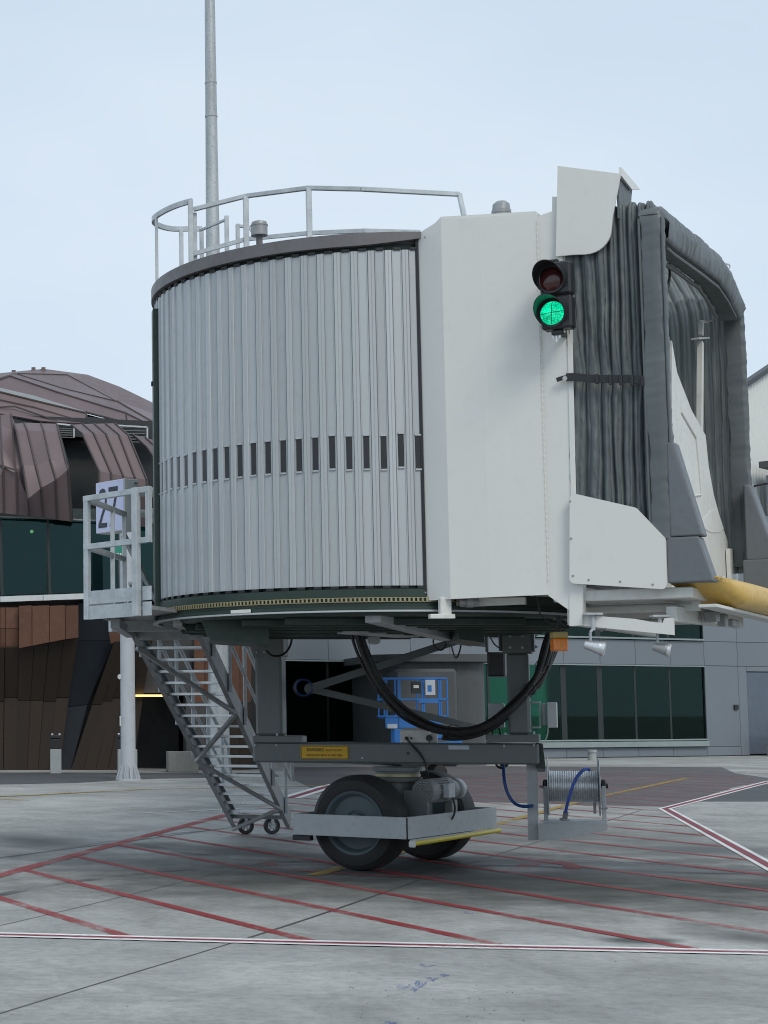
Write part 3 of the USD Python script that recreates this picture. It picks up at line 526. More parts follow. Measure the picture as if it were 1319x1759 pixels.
def bellow_points():
    P = np.zeros((nq, ns, 3)); un = (S + 0.93) / 0.89
    for i in range(nq):
        t, z = pp[i]; side = t < 0.05
        drift = 0.085 * (fbm(np.c_[np.full(ns, q_[i] * 0.45), un * 2.5, np.zeros(ns)], 3, 5) - 0.5)
        low = max(0.0, (4.4 - z) / 1.4) if side else 0.0
        ph = (np.clip(un + drift * (1 + 2.0 * low), 0, 1) ** 1.45) * 8.0
        ph2 = ph * 2.0 + 1.6 * (fbm(np.c_[np.full(ns, q_[i] * 0.8), un * 3.0, np.full(ns, 7.0)], 2, 31) - 0.5); fr = ph - np.floor(ph); fold = 0.70 * (1 - np.abs(2 * fr ** 0.8 - 1) ** 2.6) + 0.30 * np.abs(np.sin(np.pi * ph2)) ** 0.5
        amp = 0.095 * (1 - 0.30 * un)
        pin = math.exp(-((z - 4.85) / 0.16) ** 2) if side else 0.0
        wr = (fbm(np.c_[np.full(ns, q_[i] * 2.2), un * 8, np.full(ns, 2.0)], 3, 9) - 0.5) * 0.055
        fine = (fbm(np.c_[np.full(ns, q_[i] * 7.0), un * 22, np.full(ns, 2.0)], 3, 19) - 0.5) * 0.022
        d = amp * fold * (1 - 0.45 * pin) - 0.085 + wr + fine - 0.03 * low * un
        st_ = S - 0.03 * pin * np.sin(2 * np.pi * ph) * 0.4
        if side:
            zb = np.interp(st_, [-0.93, -0.45, -0.18, -0.04], [3.74, 3.60, 3.40, 3.30]); z2 = zb + (z - 3.45) * (6.34 - zb) / (6.34 - 3.45) if z < 6.34 else np.full(ns, z)
        else: z2 = np.full(ns, z)
        z2 = z2 + 0.15 * min(1.0, max(0.0, (z - 6.0) / 0.35)) * math.exp(-(t / 1.6) ** 2)
        P[i] = KA + st_[:, None] * KU + (t + nn[i, 0] * d)[:, None] * KV + (z2 + nn[i, 1] * d)[:, None] * Z_
    return P
BP = bellow_points()
k1 = int(np.argmin(np.abs(pp[:, 0] - 0.10) + (pp[:, 0] > 1))); k2 = int(np.argmax(pp[:, 0] > 3.52))
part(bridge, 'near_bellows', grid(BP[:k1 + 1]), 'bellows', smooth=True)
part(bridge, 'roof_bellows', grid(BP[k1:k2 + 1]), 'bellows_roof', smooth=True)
part(bridge, 'far_bellows', grid(BP[k2:]), 'bellows_far_lightened', smooth=True)
# padded front frame: near jamb, arch and far jamb
def pad_sweep(i0, i1, wide, s0, s1, seed, bulge=0.02, drop=0.0):
    idx = np.arange(i0, i1); P = []
    for i in idx:
        t, z = pp[i]; n_ = nn[i]; ring = []; z -= drop * max(0.0, 1 - (i - i0) / 50)
        for (a, b) in ((0, s0), (0, 0.5 * (s0 + s1)), (0, s1 - 0.03), (0.03, s1), (0.5 * wide, s1 + bulge), (wide - 0.03, s1), (wide, s1 - 0.03), (wide, s0), (0, s0)):
            w = (fbm(np.array([[q_[i] * 3.6, a * 8, b * 8]]), 3, seed)[0] - 0.5); w2 = (fbm(np.array([[q_[i] * 9, a * 5, b * 5]]), 2, seed + 4)[0] - 0.5)
            w3 = (fbm(np.array([[q_[i] * 22 + a * 30, a * 14, b * 22]]), 2, seed + 9)[0] - 0.5); inn = a - 0.05 + w * 0.030 + w3 * 0.012; ring.append(K(b + w * 0.045 + w2 * 0.030 + w3 * 0.022 * (a > 0), t - n_[0] * inn, z - n_[1] * inn))
        P.append(ring)
    return cat(grid(np.array(P)), slab(np.array(P[0][:-1]), 0.001), slab(np.array(P[-1][:-1]), 0.001))
ka = int(np.argmax(pp[:, 1] > 6.15)); kb = int(np.argmax(pp[:, 0] > 3.60)) 
kc = int(np.argmax(pp[:, 0] > 0.03)); part(bridge, 'near_jamb_pad', pad_sweep(4, kc + 2, 0.19, -0.14, 0.045, 3, 0.012, 0.17), 'pad', smooth=50)
part(bridge, 'arch_pad', pad_sweep(kc - 2, kb + 6, 0.31, -0.16, 0.06, 11, 0.035), 'pad', smooth=50)
part(bridge, 'far_jamb_pad', pad_sweep(kb + 2, nq - 3, 0.12, -0.14, 0.05, 21, 0.012), 'pad', smooth=50)
# piping on the jamb's edge and the arch's lower hem
part(bridge, 'jamb_piping', tube([K(0.05, -0.035, z) for z in np.linspace(3.42, 6.35, 20)], 0.010, 6), 'bellows')
part(bridge, 'jamb_piping', tube([K(-0.15, -0.052, z) for z in np.linspace(3.42, 6.35, 20)], 0.010, 6), 'bellows')
hem = [K(0.03, pp[i][0] - nn[i][0] * 0.315, pp[i][1] - nn[i][1] * 0.315) for i in range(ka + 20, kb, 4)]
part(bridge, 'arch_hem', tube(hem, 0.016, 6), 'bellows')
hem2 = [K(-0.17, pp[i][0] - nn[i][0] * 0.29, pp[i][1] - nn[i][1] * 0.29) for i in range(ka + 20, kb, 4)]
part(bridge, 'arch_hem', tube(hem2, 0.022, 6), 'bellows_roof')
# strap across the folds
sp = [KS(956, 653, -0.05), KS(975, 648, -0.05), KS(1010, 650, -0.05), KS(1060, 651, -0.045), KS(1120, 655, -0.04)]
spn = spline(sp, 30); part(bridge, 'strap', cat(*[bar(a, b, 0.012, 0.075 if i > 2 else 0.04, Z_, 0.001) for i, (a, b) in enumerate(zip(spn[:-1], spn[1:]))]), 'black', smooth=False)
part(bridge, 'strap_button', cyl(KS(970, 650, -0.075), KS(970, 650, -0.055), 0.022, 14), 'alu')
for x in (1025, 1048, 1066, 1085, 1104): part(bridge, 'strap_buckle', frame_box(KS(x, 651 + (x - 1025) * 0.05, -0.062), KU, KV, Z_, 0.03, 0.02, 0.095, 0.004), 'black')
# lower foam blocks on both sides of the opening
def wedge(t0, t1, z0, z1, s_top, s_bot, name, s_base=0.035):
    pts = [K(s_base, t0, z0), K(s_base, t1, z0), K(s_base, t0, z1), K(s_base, t1, z1), K(s_bot, t0 + 0.01, z0), K(s_bot, t1 - 0.01, z0), K(s_top, t0 + 0.01, z1), K(s_top, t1 - 0.01, z1)]
    m = manifold3d.Manifold.batch_hull([manifold3d.Manifold.sphere(0.018, 12).translate(p.tolist()) for p in pts]); r = m.to_mesh()
    part(bridge, name, tm(r.vert_properties[:, :3], r.tri_verts), 'foam', smooth=40)
zf0 = st(KO(1150, 920))[2]; zf1 = st(KO(1150, 768))[2]
wedge(-0.03, 0.16, zf0, zf1, 0.07, 0.28, 'foam_wedge'); wedge(-0.035, 0.18, 2.985, zf0 - 0.04, 0.25, 0.36, 'foam_block', 0.0)
wedge(W - 0.24, W + 0.04, 3.44, 4.22, 0.07, 0.30, 'foam_wedge'); wedge(W - 0.26, W + 0.045, 3.02, 3.41, 0.27, 0.38, 'foam_block', 0.0)
part(bridge, 'foam_cord', tube(spline([K(0.07, W + 0.05, 4.25), K(0.4, W + 0.1, 4.3), K(1.2, W + 0.5, 4.45)], 12), 0.012, 6), 'black')
# white skirt on the near side with rounded corners and rivets
sk = Polygon([(978.5, 846), (1092, 872), (1143, 925), (1145.5, 1012.5), (978, 1002)]).buffer(-9).buffer(9, 6)
skp = [KS(x, y, -0.075) for x, y in list(sk.exterior.coords)[:-1]]
part(bridge, 'skirt', plate(skp, -KV, 0.03), 'white', smooth=False)
for (x, y) in ((977, 861), (979, 925), (982, 989), (1009, 996), (1063, 999), (1119, 1004)): part(bridge, 'rivet', lathe([(0, 0.011), (0.006, 0.008), (0.008, 0)], KS(x + 2, y, -0.075), -KV, 10), 'galvdark')
for (x, y) in ((728, 1018), (726.5, 407)): part(bridge, 'rivet', lathe([(0, 0.010), (0.006, 0.007), (0.008, 0)], D(x + 3, y, 17.57), V(-.6, -.8, 0), 10), 'galvdark')
# inner white leaf with recessed outline and hand grip
lf = [(1154, 585), (1163, 640), (1188, 705), (1212, 748), (1217, 800), (1226, 850), (1241, 905), (1254, 940), (1263, 968), (1265, 1010), (1154, 1010)]
sL = -0.20
part(bridge, 'inner_leaf', plate([KO(x, y, sL) for x, y in lf], KU, 0.05), 'white2', smooth=False)
part(bridge, 'leaf_rib', tube([KO(x, y, sL + 0.004) for x, y in ((1170, 708), (1195, 752), (1200, 800), (1204, 850), (1190, 852))], 0.012, 6), 'white2')
hs = [(1207 + 0, 893)] + [(1228 + 23 * math.cos(t), 893 + 22 * math.sin(t)) for t in np.linspace(3.0, 1.2, 10)] + [(1243, 908), (1232, 874), (1222, 876)]
part(bridge, 'leaf_grip', plate([KO(x, y, sL + 0.006) for x, y in hs], KU, 0.005), 'white', smooth=False)
part(bridge, 'leaf_edge_post', plate([KO(x, y, sL + 0.05) for x, y in ((1253, 942), (1262, 944), (1268, 960), (1268, 1003), (1256, 1003))], KU, 0.04), 'white', smooth=False)
# post and swing arm in the cab
def KP(x, y, s): return KO(x, y, s)
sp_ = -0.30
part(bridge, 'inner_post', bar(KP(1203, 588, sp_), KP(1199, 1010, sp_), 0.075, 0.06, KU), 'white2')
part(bridge, 'post_cap', bar(KP(1204.5, 552, sp_), KP(1203.5, 576, sp_), 0.055, 0.05, KU), 'white2')
part(bridge, 'post_collar', bar(KP(1194, 582, sp_), KP(1212, 581, sp_), 0.09, 0.02, Z_), 'white2')
part(bridge, 'swing_link', cat(bar(KP(1203, 552, sp_), KP(1214, 553, sp_), 0.03, 0.03), tube([KP(1214, 553, sp_), KP(1228, 548, sp_ + 0.05), KP(1240, 546, sp_ + 0.1)], 0.011, 6)), 'white2')
part(bridge, 'swing_arm', cat(bar(KP(1241, 538, -0.2), KP(1256, 640, -0.2), 0.035, 0.03, KU), bar(KP(1241, 538, -0.2), KP(1256, 524, -0.12), 0.035, 0.03, KU), bar(KP(1257, 636, -0.2), KP(1259, 656, -0.2), 0.06, 0.05, KU)), 'white2')
hl = [K(-0.3, 1.35 + 0.16 * math.cos(t), 6.24 + 0.30 * math.sin(t)) for t in np.linspace(math.pi * 1.02, 2 * math.pi * 0.99, 14)]
hl = [K(-0.25, 1.45 + 0.17 * math.cos(t), 6.30 - 0.26 * abs(math.sin(t)) ** 0.7) for t in np.linspace(0, math.pi, 16)]
part(bridge, 'ceiling_loop', cat(*[bar(a, b, 0.05, 0.014, KU, 0.001) for a, b in zip(hl[:-1], hl[1:])]), 'black', smooth=False)
wc_ = K(0.02, 3.02, 6.53); wl = [wc_ + V(0.05 * math.cos(t), 0, 0.03 * math.sin(t)) for t in np.linspace(0, 6.1, 16)]
part(bridge, 'wire_loop', tube(wl, 0.008, 5), 'galv')
# floor, yellow nose bumper and white under-frame
part(bridge, 'cab_floor', frame_box(K(-0.45, 1.75, 2.885), KU, KV, Z_, 1.25, 3.4, 0.10, 0.01), 'white2')
prof = [(0.06, 3.02), (0.30, 3.045), (0.40, 3.01), (0.44, 2.95), (0.44, 2.86), (0.40, 2.80), (0.30, 2.775), (0.06, 2.80)]
rows = []
for t in np.linspace(0.03, 4.4, 36):
    bow = 0.10 * math.sin(math.pi * min(t / 4.4, 1)); tp_ = min(1.0, max(0.0, (t - 0.0) / 0.85)); rows.append([K(s + bow - (0.10 * (1 - tp_) if z < 2.97 else 0), t, z if z > 3.0 else 3.0 - (3.0 - z) * (0.06 + 0.94 * tp_)) for s, z in prof + prof[:1]])
bm = grid(np.array(rows)); part(bridge, 'nose_bumper', cat(bm, slab(np.array(rows[0][:-1]), 0.002), slab(np.array(rows[-1][:-1]), 0.002)), 'yellow', smooth=50)
for t in (0.75, 1.35, 2.0, 2.6): part(bridge, 'bumper_bolt', lathe([(0, 0.025), (0.02, 0.022), (0.03, 0)], K(0.30, t, 3.045), Z_, 10), 'palegrey')
part(bridge, 'bumper_backing', frame_box(K(0.30, 2.2, 2.758), KU, KV, Z_, 0.16, 4.3, 0.03, 0.004), 'white2')
part(bridge, 'under_frame_leg', plate([KS(x, y, -0.01) for x, y in ((977.5, 1003), (1001, 1004), (1000, 1074), (978, 1075.5))], -KV, 0.12), 'white', smooth=False)
part(bridge, 'under_frame_beam', plate([KS(x, y, 0.02) for x, y in ((996, 1056), (1090, 1063), (1118, 1068), (1138, 1070), (1141, 1062), (1154, 1061), (1154.5, 1090.5), (996, 1074.5))], -KV, 0.10), 'white', smooth=False)
part(bridge, 'under_frame_beam', bar(K(-0.9, 1.3, 2.74), K(0.12, 1.3, 2.74), 0.10, 0.17), 'white2')
part(bridge, 'under_frame_beam', bar(K(-0.9, 0.6, 2.79), K(0.12, 0.6, 2.79), 0.10, 0.09), 'white2')
part(bridge, 'under_frame_beam', bar(K(-0.05, 0.2, 2.70), K(-0.05, 3.3, 2.76), 0.09, 0.14), 'white2')
part(bridge, 'under_frame_beam', bar(K(-0.92, 0.1, 2.72), K(-0.92, 3.3, 2.72), 0.09, 0.20), 'white2')
part(bridge, 'under_frame_pipe', tube(spline([K(-0.92, 1.1, 2.60), K(-0.75, 1.1, 2.68), K(-0.5, 1.1, 2.70), K(0.0, 1.1, 2.70)], 16), 0.012, 6), 'galvdark')
part(bridge, 'under_frame_pipe', tube([K(-0.9, 0.35, 2.80), K(-0.4, 0.35, 2.80), K(0.1, 0.35, 2.80)], 0.012, 6), 'galvdark')
part(bridge, 'under_frame_hose', tube(spline([K(-0.86, 0.1, 2.84), K(-0.84, 0.1, 2.74), K(-0.87, 0.1, 2.65)], 10), 0.014, 6), 'black')
part(bridge, 'bumper_hinge', cat(frame_box(K(0.1, 1.2, 2.72), KU, KV, Z_, 0.12, 0.16, 0.10, 0.01), frame_box(K(0.12, 1.6, 2.70), KU, KV, Z_, 0.08, 0.12, 0.12, 0.01), frame_box(K(0.12, 2.1, 2.69), KU, KV, Z_, 0.06, 0.30, 0.07, 0.01)), 'galvdark')
for k in range(4): part(bridge, 'pipe_clip', frame_box(K(-0.62 + k * 0.17, 1.1, 2.695), KU, KV, Z_, 0.018, 0.04, 0.05, 0.003), 'galvdark')
# hanging wires under the cover
part(bridge, 'loose_wire', tube(spline([D(918, 1022, 17.3), D(925, 1040, 17.4), D(932, 1060, 17.6), D(952, 1075, 17.6), D(985, 1066, 17.4)], 18), 0.008, 6), 'black')
part(bridge, 'loose_wire', tube(spline([D(962, 1064, 17.3), D(974, 1074, 17.3), D(990, 1070, 17.3), D(976, 1061, 17.3), D(962, 1066, 17.4), D(948, 1070, 17.5)], 26), 0.009, 6), 'black')
# beige latch mechanism at the bottom of the cover
lt = D(765, 1048, 17.5)
part(bridge, 'cover_latch', cat(bx(lt[0] - 0.06, lt[0] + 0.05, lt[1] - 0.05, lt[1] + 0.05, lt[2] - 0.05, lt[2] + 0.12, 0.008), bx(lt[0] - 0.16, lt[0] + 0.08, lt[1] - 0.06, lt[1] + 0.04, lt[2] - 0.085, lt[2] - 0.04, 0.006)), 'white2')
part(bridge, 'latch_motor', cat(cyl(D(788, 1034, 17.5), D(822, 1034, 17.5), 0.035, 14), cyl(D(800, 1034, 17.5), D(812, 1034, 17.5), 0.055, 14)), 'galvdark')
part(bridge, 'cover_sill', plate([D(776, 1028, 17.7), D(902, 1026, 17.35), D(902, 1038, 17.35), D(776, 1043, 17.7)], V(-.5, -.86, 0), 0.05), 'white2', smooth=False)
# roof vents
def vent(c, r, h):
    return cat(lathe([(0, 0), (0, r * 0.95), (h * 0.66, r * 0.95), (h * 0.66, r), (h * 0.74, r), (h * 0.74, r * 0.93), (h * 0.92, r * 0.85), (h, r * 0.5), (h, 0)], c, Z_, 24))
v0 = D(861, 366, 18.2); part(bridge, 'roof_vent', vent(V(v0[0], v0[1], v0[2] - 0.25), 0.10, 0.37), 'galvdark')
v1 = D(445, 380, 18.6); vb = D(445, 405, 18.6)[2]; vr = part(bridge, 'roof_vent', vent(V(v1[0], v1[1], vb), 0.092, v1[2] - vb), 'galvdark'); part(vr, 'vent_neck', cyl(V(v1[0], v1[1], 6.5), V(v1[0], v1[1], vb), 0.035, 12), 'rim')

# roof guard rails
def rails(pts, w=0.048, h=0.048, mat_='galv', name='guard_rail'):
    for a, b in zip(pts[:-1], pts[1:]): part(bridge, name, bar(a, b, w, h), mat_)
R1 = [D(332, 360, 20.1), D(422, 337, 20.0), D(530, 323, 19.7), D(620, 325, 19.5), D(789, 334, 19.4)]
rails(R1); rails([R1[-1] - V(0.0, 0, 0.0), D(797, 372, 19.2)])
R2 = [D(330, 437, 20.1), D(422, 411, 20.0), D(530, 400.5, 19.7), D(625, 396.5, 19.5), D(722, 399, 19.4)]
rails(R2, 0.02, 0.05)
for i, bot in ((1, (421.5, 415)), (2, (530.5, 402))):
    p = R1[i]; part(bridge, 'guard_post', bar(p, V(p[0], p[1], 6.50), 0.06, 0.06, Y_), 'galv')
lp = spline([D(330, 345.5, 20.1), D(296, 356, 20.3), D(270, 370, 20.6), D(263, 379, 20.9), D(274, 388, 21.2), D(300, 393.5, 21.4), D(330, 393, 21.5), D(347, 393.5, 21.5)], 40)
part(bridge, 'guard_rail', cat(*[bar(a, b, 0.035, 0.06, Z_, 0.001) for a, b in zip(lp[:-1], lp[1:])]), 'galv', smooth=False)
for (x, y0, Yd, w) in ((327, 344, 20.1, 0.055), (334, 366, 20.15, 0.05), (268.5, 374, 20.6, 0.035), (311, 394, 21.4, 0.05), (346, 392, 21.5, 0.05), (389, 371, 21.0, 0.05), (408, 385, 20.9, 0.045)):
    p = D(x, y0, Yd); part(bridge, 'guard_post', bar(p, V(p[0], p[1], 6.50), w, w, Y_), 'galv')
part(bridge, 'guard_rail', bar(D(343, 396, 21.4), D(389, 377, 21.0), 0.03, 0.03), 'galv')
part(bridge, 'guard_rail', cat(bar(D(406, 388, 20.9), D(428, 390, 20.9), 0.03, 0.035), bar(D(428, 389, 20.9), D(440, 412, 20.9), 0.025, 0.03)), 'galv')

# ------------------------------------------------------------------ lift frame and wheels of the bridge
YB = 21.6
BX = V(math.cos(rad(19)), -math.sin(rad(19)), 0); BN = V(-BX[1], BX[0], 0); BP = V(4.72, YB, 0)      # the lift frame's own axes
def DB(x, y, Yd): return PL(x, y, BP + BN * (Yd - YB), BN)
def pxbox(x0, x1, y0, y1, Ya, Yb, ch=0.006):
    a, b = DB(x0, y0, Ya), DB(x1, y1, Ya); c = 0.5 * (a + b) + BN * (Yb - Ya) / 2; xm = DB(0.5 * (x0 + x1), y0, Ya)[2], DB(0.5 * (x0 + x1), y1, Ya)[2]
    c[2] = 0.5 * (xm[0] + xm[1]); return frame_box(c, BX, BN, Z_, (b - a) @ BX, Yb - Ya, xm[0] - xm[1], ch)
def bolts(pts, n, r=0.018):
    return [lathe([(0, r), (0.014, r), (0.014, r * 0.6), (0.03, r * 0.6), (0.03, 0)], p, n, 6) for p in pts]
part(bridge, 'cross_beam', pxbox(434, 926, 1276, 1311.5, YB - 0.15, YB + 0.15, 0.02), 'grey')
part(bridge, 'column_foot', pxbox(434, 518, 1264, 1275.5, YB - 0.19, YB + 0.19, 0.006), 'grey')
part(bridge, 'column_foot', pxbox(835, 926, 1262, 1275.5, YB - 0.19, YB + 0.19, 0.006), 'grey')
part(bridge, 'lift_column', pxbox(437, 485, 1112, 1264, YB - 0.16, YB + 0.16, 0.03), 'grey')
part(bridge, 'lift_column', pxbox(869, 911, 1121, 1262, YB - 0.15, YB + 0.15, 0.03), 'grey')
part(bridge, 'column_collar', pxbox(435, 487, 1096, 1127, YB - 0.175, YB + 0.175, 0.008), 'grey')
part(bridge, 'inner_column', pxbox(458, 486, 1020, 1098, YB - 0.10, YB + 0.10, 0.015), 'grey')
part(bridge, 'column_head', pxbox(861, 913, 1061, 1122, YB - 0.19, YB + 0.19, 0.008), 'grey')
part(bridge, 'column_head', cat(pxbox(832, 838, 1063, 1120, YB - 0.1, YB + 0.1), pxbox(855, 861, 1063, 1118, YB - 0.1, YB + 0.1), pxbox(838, 861, 1063, 1069, YB - 0.1, YB + 0.1)), 'grey')
part(bridge, 'column_head', pxbox(912.5, 918, 1085, 1119, YB - 0.12, YB + 0.12), 'grey')
part(bridge, 'inner_column', pxbox(872, 905, 1010, 1062, YB - 0.12, YB + 0.12, 0.01), 'grey')
for (x, y) in ((876, 1092), (897, 1092), (876, 1112), (897, 1112)): part(bridge, 'bolt', cat(*bolts([DB(x, y, YB - 0.19)], -BN)), 'galv')
for (x, y) in ((441, 1120), (454, 1120)): part(bridge, 'bolt', cat(*bolts([DB(x, y, YB - 0.175)], -BN, 0.014)), 'galv')
for (x, y) in ((919, 1091), (919, 1111)): part(bridge, 'bolt', cat(*bolts([DB(x, y, YB - 0.06)], BX, 0.02)), 'galv')
for (x, y) in ((438, 1277), (475, 1277), (866, 1278), (917, 1277)): part(bridge, 'bolt', cat(*bolts([DB(x, y + 3, YB - 0.152)], -BN, 0.013)), 'galv')
for (x, y) in ((437, 1262), (476, 1262), (868, 1261), (917, 1259)): part(bridge, 'bolt', cat(*bolts([DB(x, y, YB - 0.175) - V(0, 0, 0.01)], Z_, 0.016)), 'galv')
part(bridge, 'beam_hole', cyl(DB(701, 1294, YB - 0.152), DB(701, 1294, YB - 0.156), 0.018, 14), 'black')
part(bridge, 'beam_hole', cyl(DB(622, 1302, YB - 0.152), DB(622, 1302, YB - 0.160), 0.012, 10), 'galv')
# warning plate and sticker
wc0, wc1 = DB(516.5, 1303.5, YB - 0.158), DB(598.5, 1281, YB - 0.158)
bw = (wc1 - wc0) @ BX; bh = wc1[2] - wc0[2]
def wbox(a, b, c, d, o0, o1): return frame_box(wc0 + BX * (a + b) / 2 + Z_ * (c + d) / 2 - BN * (o0 + o1) / 2, BX, BN, Z_, b - a, o1 - o0, d - c, 0)
wplate = part(bridge, 'warning_plate', wbox(0, bw, 0, bh, -0.005, 0.002), 'signyellow', label='yellow warning plate with dark lettering')
part(wplate, 'border', cat(*[wbox(a, b, c, d, 0.003, 0.005) for a, b, c, d in ((0.004, bw - 0.004, 0.004, 0.010), (0.004, bw - 0.004, bh - 0.010, bh - 0.004), (0.004, 0.010, 0.0105, bh - 0.0105), (bw - 0.010, bw - 0.004, 0.0105, bh - 0.0105))]), 'inkbrown', smooth=False)
def textfit(s, x, z, width, h, bold=False):
    m = meshkit.text_mesh(s, h, 0.0015, bold); sc = width / (m.bounds[1][0] - m.bounds[0][0]); return text3(s, h, wc0 + BX * x + Z_ * z - BN * 0.003, BX, Z_, sc, 0.0015, bold)
part(wplate, 'lettering', cat(textfit('WARNING!', 0.07, 0.092, 0.205, 0.036, True), textfit('KEEP CLEAR', 0.30, 0.094, 0.19, 0.024), textfit('BRIDGE MAY MOVE AT ANY TIME', 0.07, 0.032, 0.42, 0.028)), 'inkbrown', smooth=False)
part(bridge, 'sticker', pxbox(770, 806, 1280.5, 1287.5, YB - 0.157, YB - 0.1525, 0), 'signpaper')
# terminal box on the beam
jb = part(bridge, 'terminal_box', pxbox(687, 737, 1254, 1275.8, YB - 0.10, YB + 0.08, 0.006), 'white2')
part(bridge, 'terminal_box', pxbox(738, 750, 1261, 1275.8, YB - 0.08, YB + 0.06, 0.004), 'white2')
part(jb, 'gland', cyl(DB(698, 1268, YB - 0.10), DB(698, 1268, YB - 0.14), 0.022, 14), 'black')
part(jb, 'gland', cyl(DB(706.5, 1268, YB - 0.10), DB(706.5, 1268, YB - 0.12), 0.013, 12), 'black')
part(jb, 'socket', cyl(DB(737, 1268, YB - 0.10), DB(737, 1268, YB - 0.125), 0.038, 18), 'black')
part(bridge, 'thin_cable', tube(spline([DB(698, 1268, YB - 0.14), DB(708, 1280, YB - 0.2), DB(722, 1296, YB - 0.19), DB(731, 1315, YB - 0.22), DB(733, 1340, YB - 0.05)], 26), 0.013, 8), 'cable')
# equipment boxes beside the right column
eb = part(bridge, 'equipment_box', pxbox(838, 866, 1208, 1250, YB + 0.05, YB + 0.25, 0.006), 'palegrey'); part(eb, 'conduit', cat(cyl(DB(846, 1250, YB + 0.1), DB(846, 1264, YB + 0.1), 0.010, 8), cyl(DB(857, 1250, YB + 0.1), DB(860, 1264, YB + 0.1), 0.012, 8)), 'cable')
eb = part(bridge, 'equipment_box', pxbox(939, 957, 1206, 1250, YB + 0.0, YB + 0.25, 0.006), 'palegrey'); part(eb, 'conduit', tube(spline([DB(941, 1250, YB + .1), DB(940, 1262, YB + .1), DB(936, 1272, YB + .1)], 8), 0.007, 6), 'white2')
part(bridge, 'equipment_frame', cat(pxbox(912, 928, 1205, 1208, YB + 0.02, YB + 0.2), pxbox(925, 928.5, 1208.3, 1248, YB + 0.02, YB + 0.2), pxbox(912, 928, 1248.3, 1251, YB + 0.02, YB + 0.2), pxbox(930, 938, 1208, 1246, YB + 0.1, YB + 0.22)), 'lightgrey')
part(bridge, 'beam_gusset', slab([DB(920, 1276, YB), DB(932, 1277, YB), DB(937, 1320, YB), DB(920, 1320, YB)], 0.05), 'green')

# wheels
CA = unit(V(0.594, 0.805, 0)); CP = V(-CA[1], CA[0], 0); CC = V(4.52, 20.3, 0)
def B(k, p, z): return CC + CA * k + CP * p + Z_ * z
def wheel(c, out):
    R_ = 0.545
    w = part(bridge, 'wheel', lathe([(-0.205, 0.36), (-0.215, 0.40), (-0.205, R_ - 0.06), (-0.17, R_ - 0.015), (-0.10, R_), (0.10, R_), (0.17, R_ - 0.015), (0.205, R_ - 0.06), (0.215, 0.40), (0.205, 0.36), (-0.205, 0.36)], c, out, 72), 'rubber', smooth=30)
    part(w, 'rim', lathe([(0.10, 0.0), (0.10, 0.13), (0.12, 0.14), (0.125, 0.30), (0.20, 0.335), (0.215, 0.365), (0.17, 0.37), (-0.17, 0.37), (-0.215, 0.365), (-0.12, 0.30), (-0.12, 0.0)], c, out, 64), 'hub')
    part(w, 'hub_cap', lathe([(0.1, 0.0), (0.1, 0.115), (0.165, 0.105), (0.175, 0.09), (0.175, 0.0)][1:], c, out, 32), 'hub')
wheel(B(0.46, 0.76, 0.545), -CA); wheel(B(2.42, 0.76, 0.545), CA)
bc = B(1.34, 0.76, 0)
part(bridge, 'axle', cyl(B(0.6, 0.76, 0.545), B(2.1, 0.76, 0.545), 0.10, 20), 'grey')
piv = V(4.72, 21.62, 0)
part(bridge, 'pivot_ring', lathe([(1.165, 0.0), (1.165, 0.295), (1.12, 0.30), (1.115, 0.26), (1.05, 0.26), (1.045, 0.29), (1.00, 0.285), (0.985, 0.0)], piv, Z_, 48), 'grey')
part(bridge, 'pivot_grease_line', lathe([(1.085, 0.262), (1.085, 0.268), (1.055, 0.268), (1.055, 0.262)], piv, Z_, 40), 'chain')
part(bridge, 'pivot_post', lathe([(1.0, 0.22), (0.80, 0.215), (0.45, 0.25), (0.42, 0.0)], piv, Z_, 36), 'grey')
part(bridge, 'bogie_box', frame_box(B(1.34, 0.72, 0.60), CA, CP, Z_, 1.1, 0.46, 0.42, 0.02), 'grey')
part(bridge, 'bogie_plate', frame_box(B(0.83, 0.24, 0.66), CA, CP, Z_, 0.04, 0.30, 0.50, 0.01), 'grey')
# geared drive motor
mo = B(1.05, 0.16, 0.90); mfwd = CA
mm = part(bridge, 'drive_motor', lathe([(-0.22, 0.0), (-0.22, 0.13), (-0.20, 0.140), (-0.02, 0.140), (0.0, 0.12), (0.30, 0.115), (0.32, 0.14), (0.38, 0.14), (0.38, 0.0)], mo, mfwd, 32), 'midgrey')
part(mm, 'fan_guard', cat(*[lathe([(-0.226, r), (-0.232, r + 0.004), (-0.226, r + 0.010)], mo, mfwd, 28) for r in (0.03, 0.06, 0.09, 0.118)], *[bar(mo - mfwd * 0.228 + 0.02 * (math.cos(t) * CP + math.sin(t) * Z_), mo - mfwd * 0.228 + 0.125 * (math.cos(t) * CP + math.sin(t) * Z_), 0.010, 0.006) for t in np.linspace(0, 2 * np.pi, 4, endpoint=False)]), 'grey', smooth=False)
part(mm, 'motor_fin', cat(*[frame_box(mo + mfwd * 0.15 + 0.122 * (math.cos(t) * CP + math.sin(t) * Z_), mfwd, unit(np.cross(mfwd, math.cos(t) * CP + math.sin(t) * Z_)), math.cos(t) * CP + math.sin(t) * Z_, 0.26, 0.008, 0.035, 0) for t in np.linspace(0, 2 * np.pi, 24, endpoint=False)]), 'midgrey', smooth=False)
part(mm, 'terminal_cover', frame_box(mo + mfwd * 0.16 - CP * 0.16, mfwd, CP, Z_, 0.17, 0.09, 0.17, 0.012), 'palegrey')
gb = part(bridge, 'gearbox', lathe([(0.38, 0.0), (0.38, 0.145), (0.44, 0.15), (0.48, 0.12), (0.64, 0.11), (0.66, 0.125), (0.72, 0.125), (0.72, 0.0)], mo, mfwd, 36), 'midgrey')
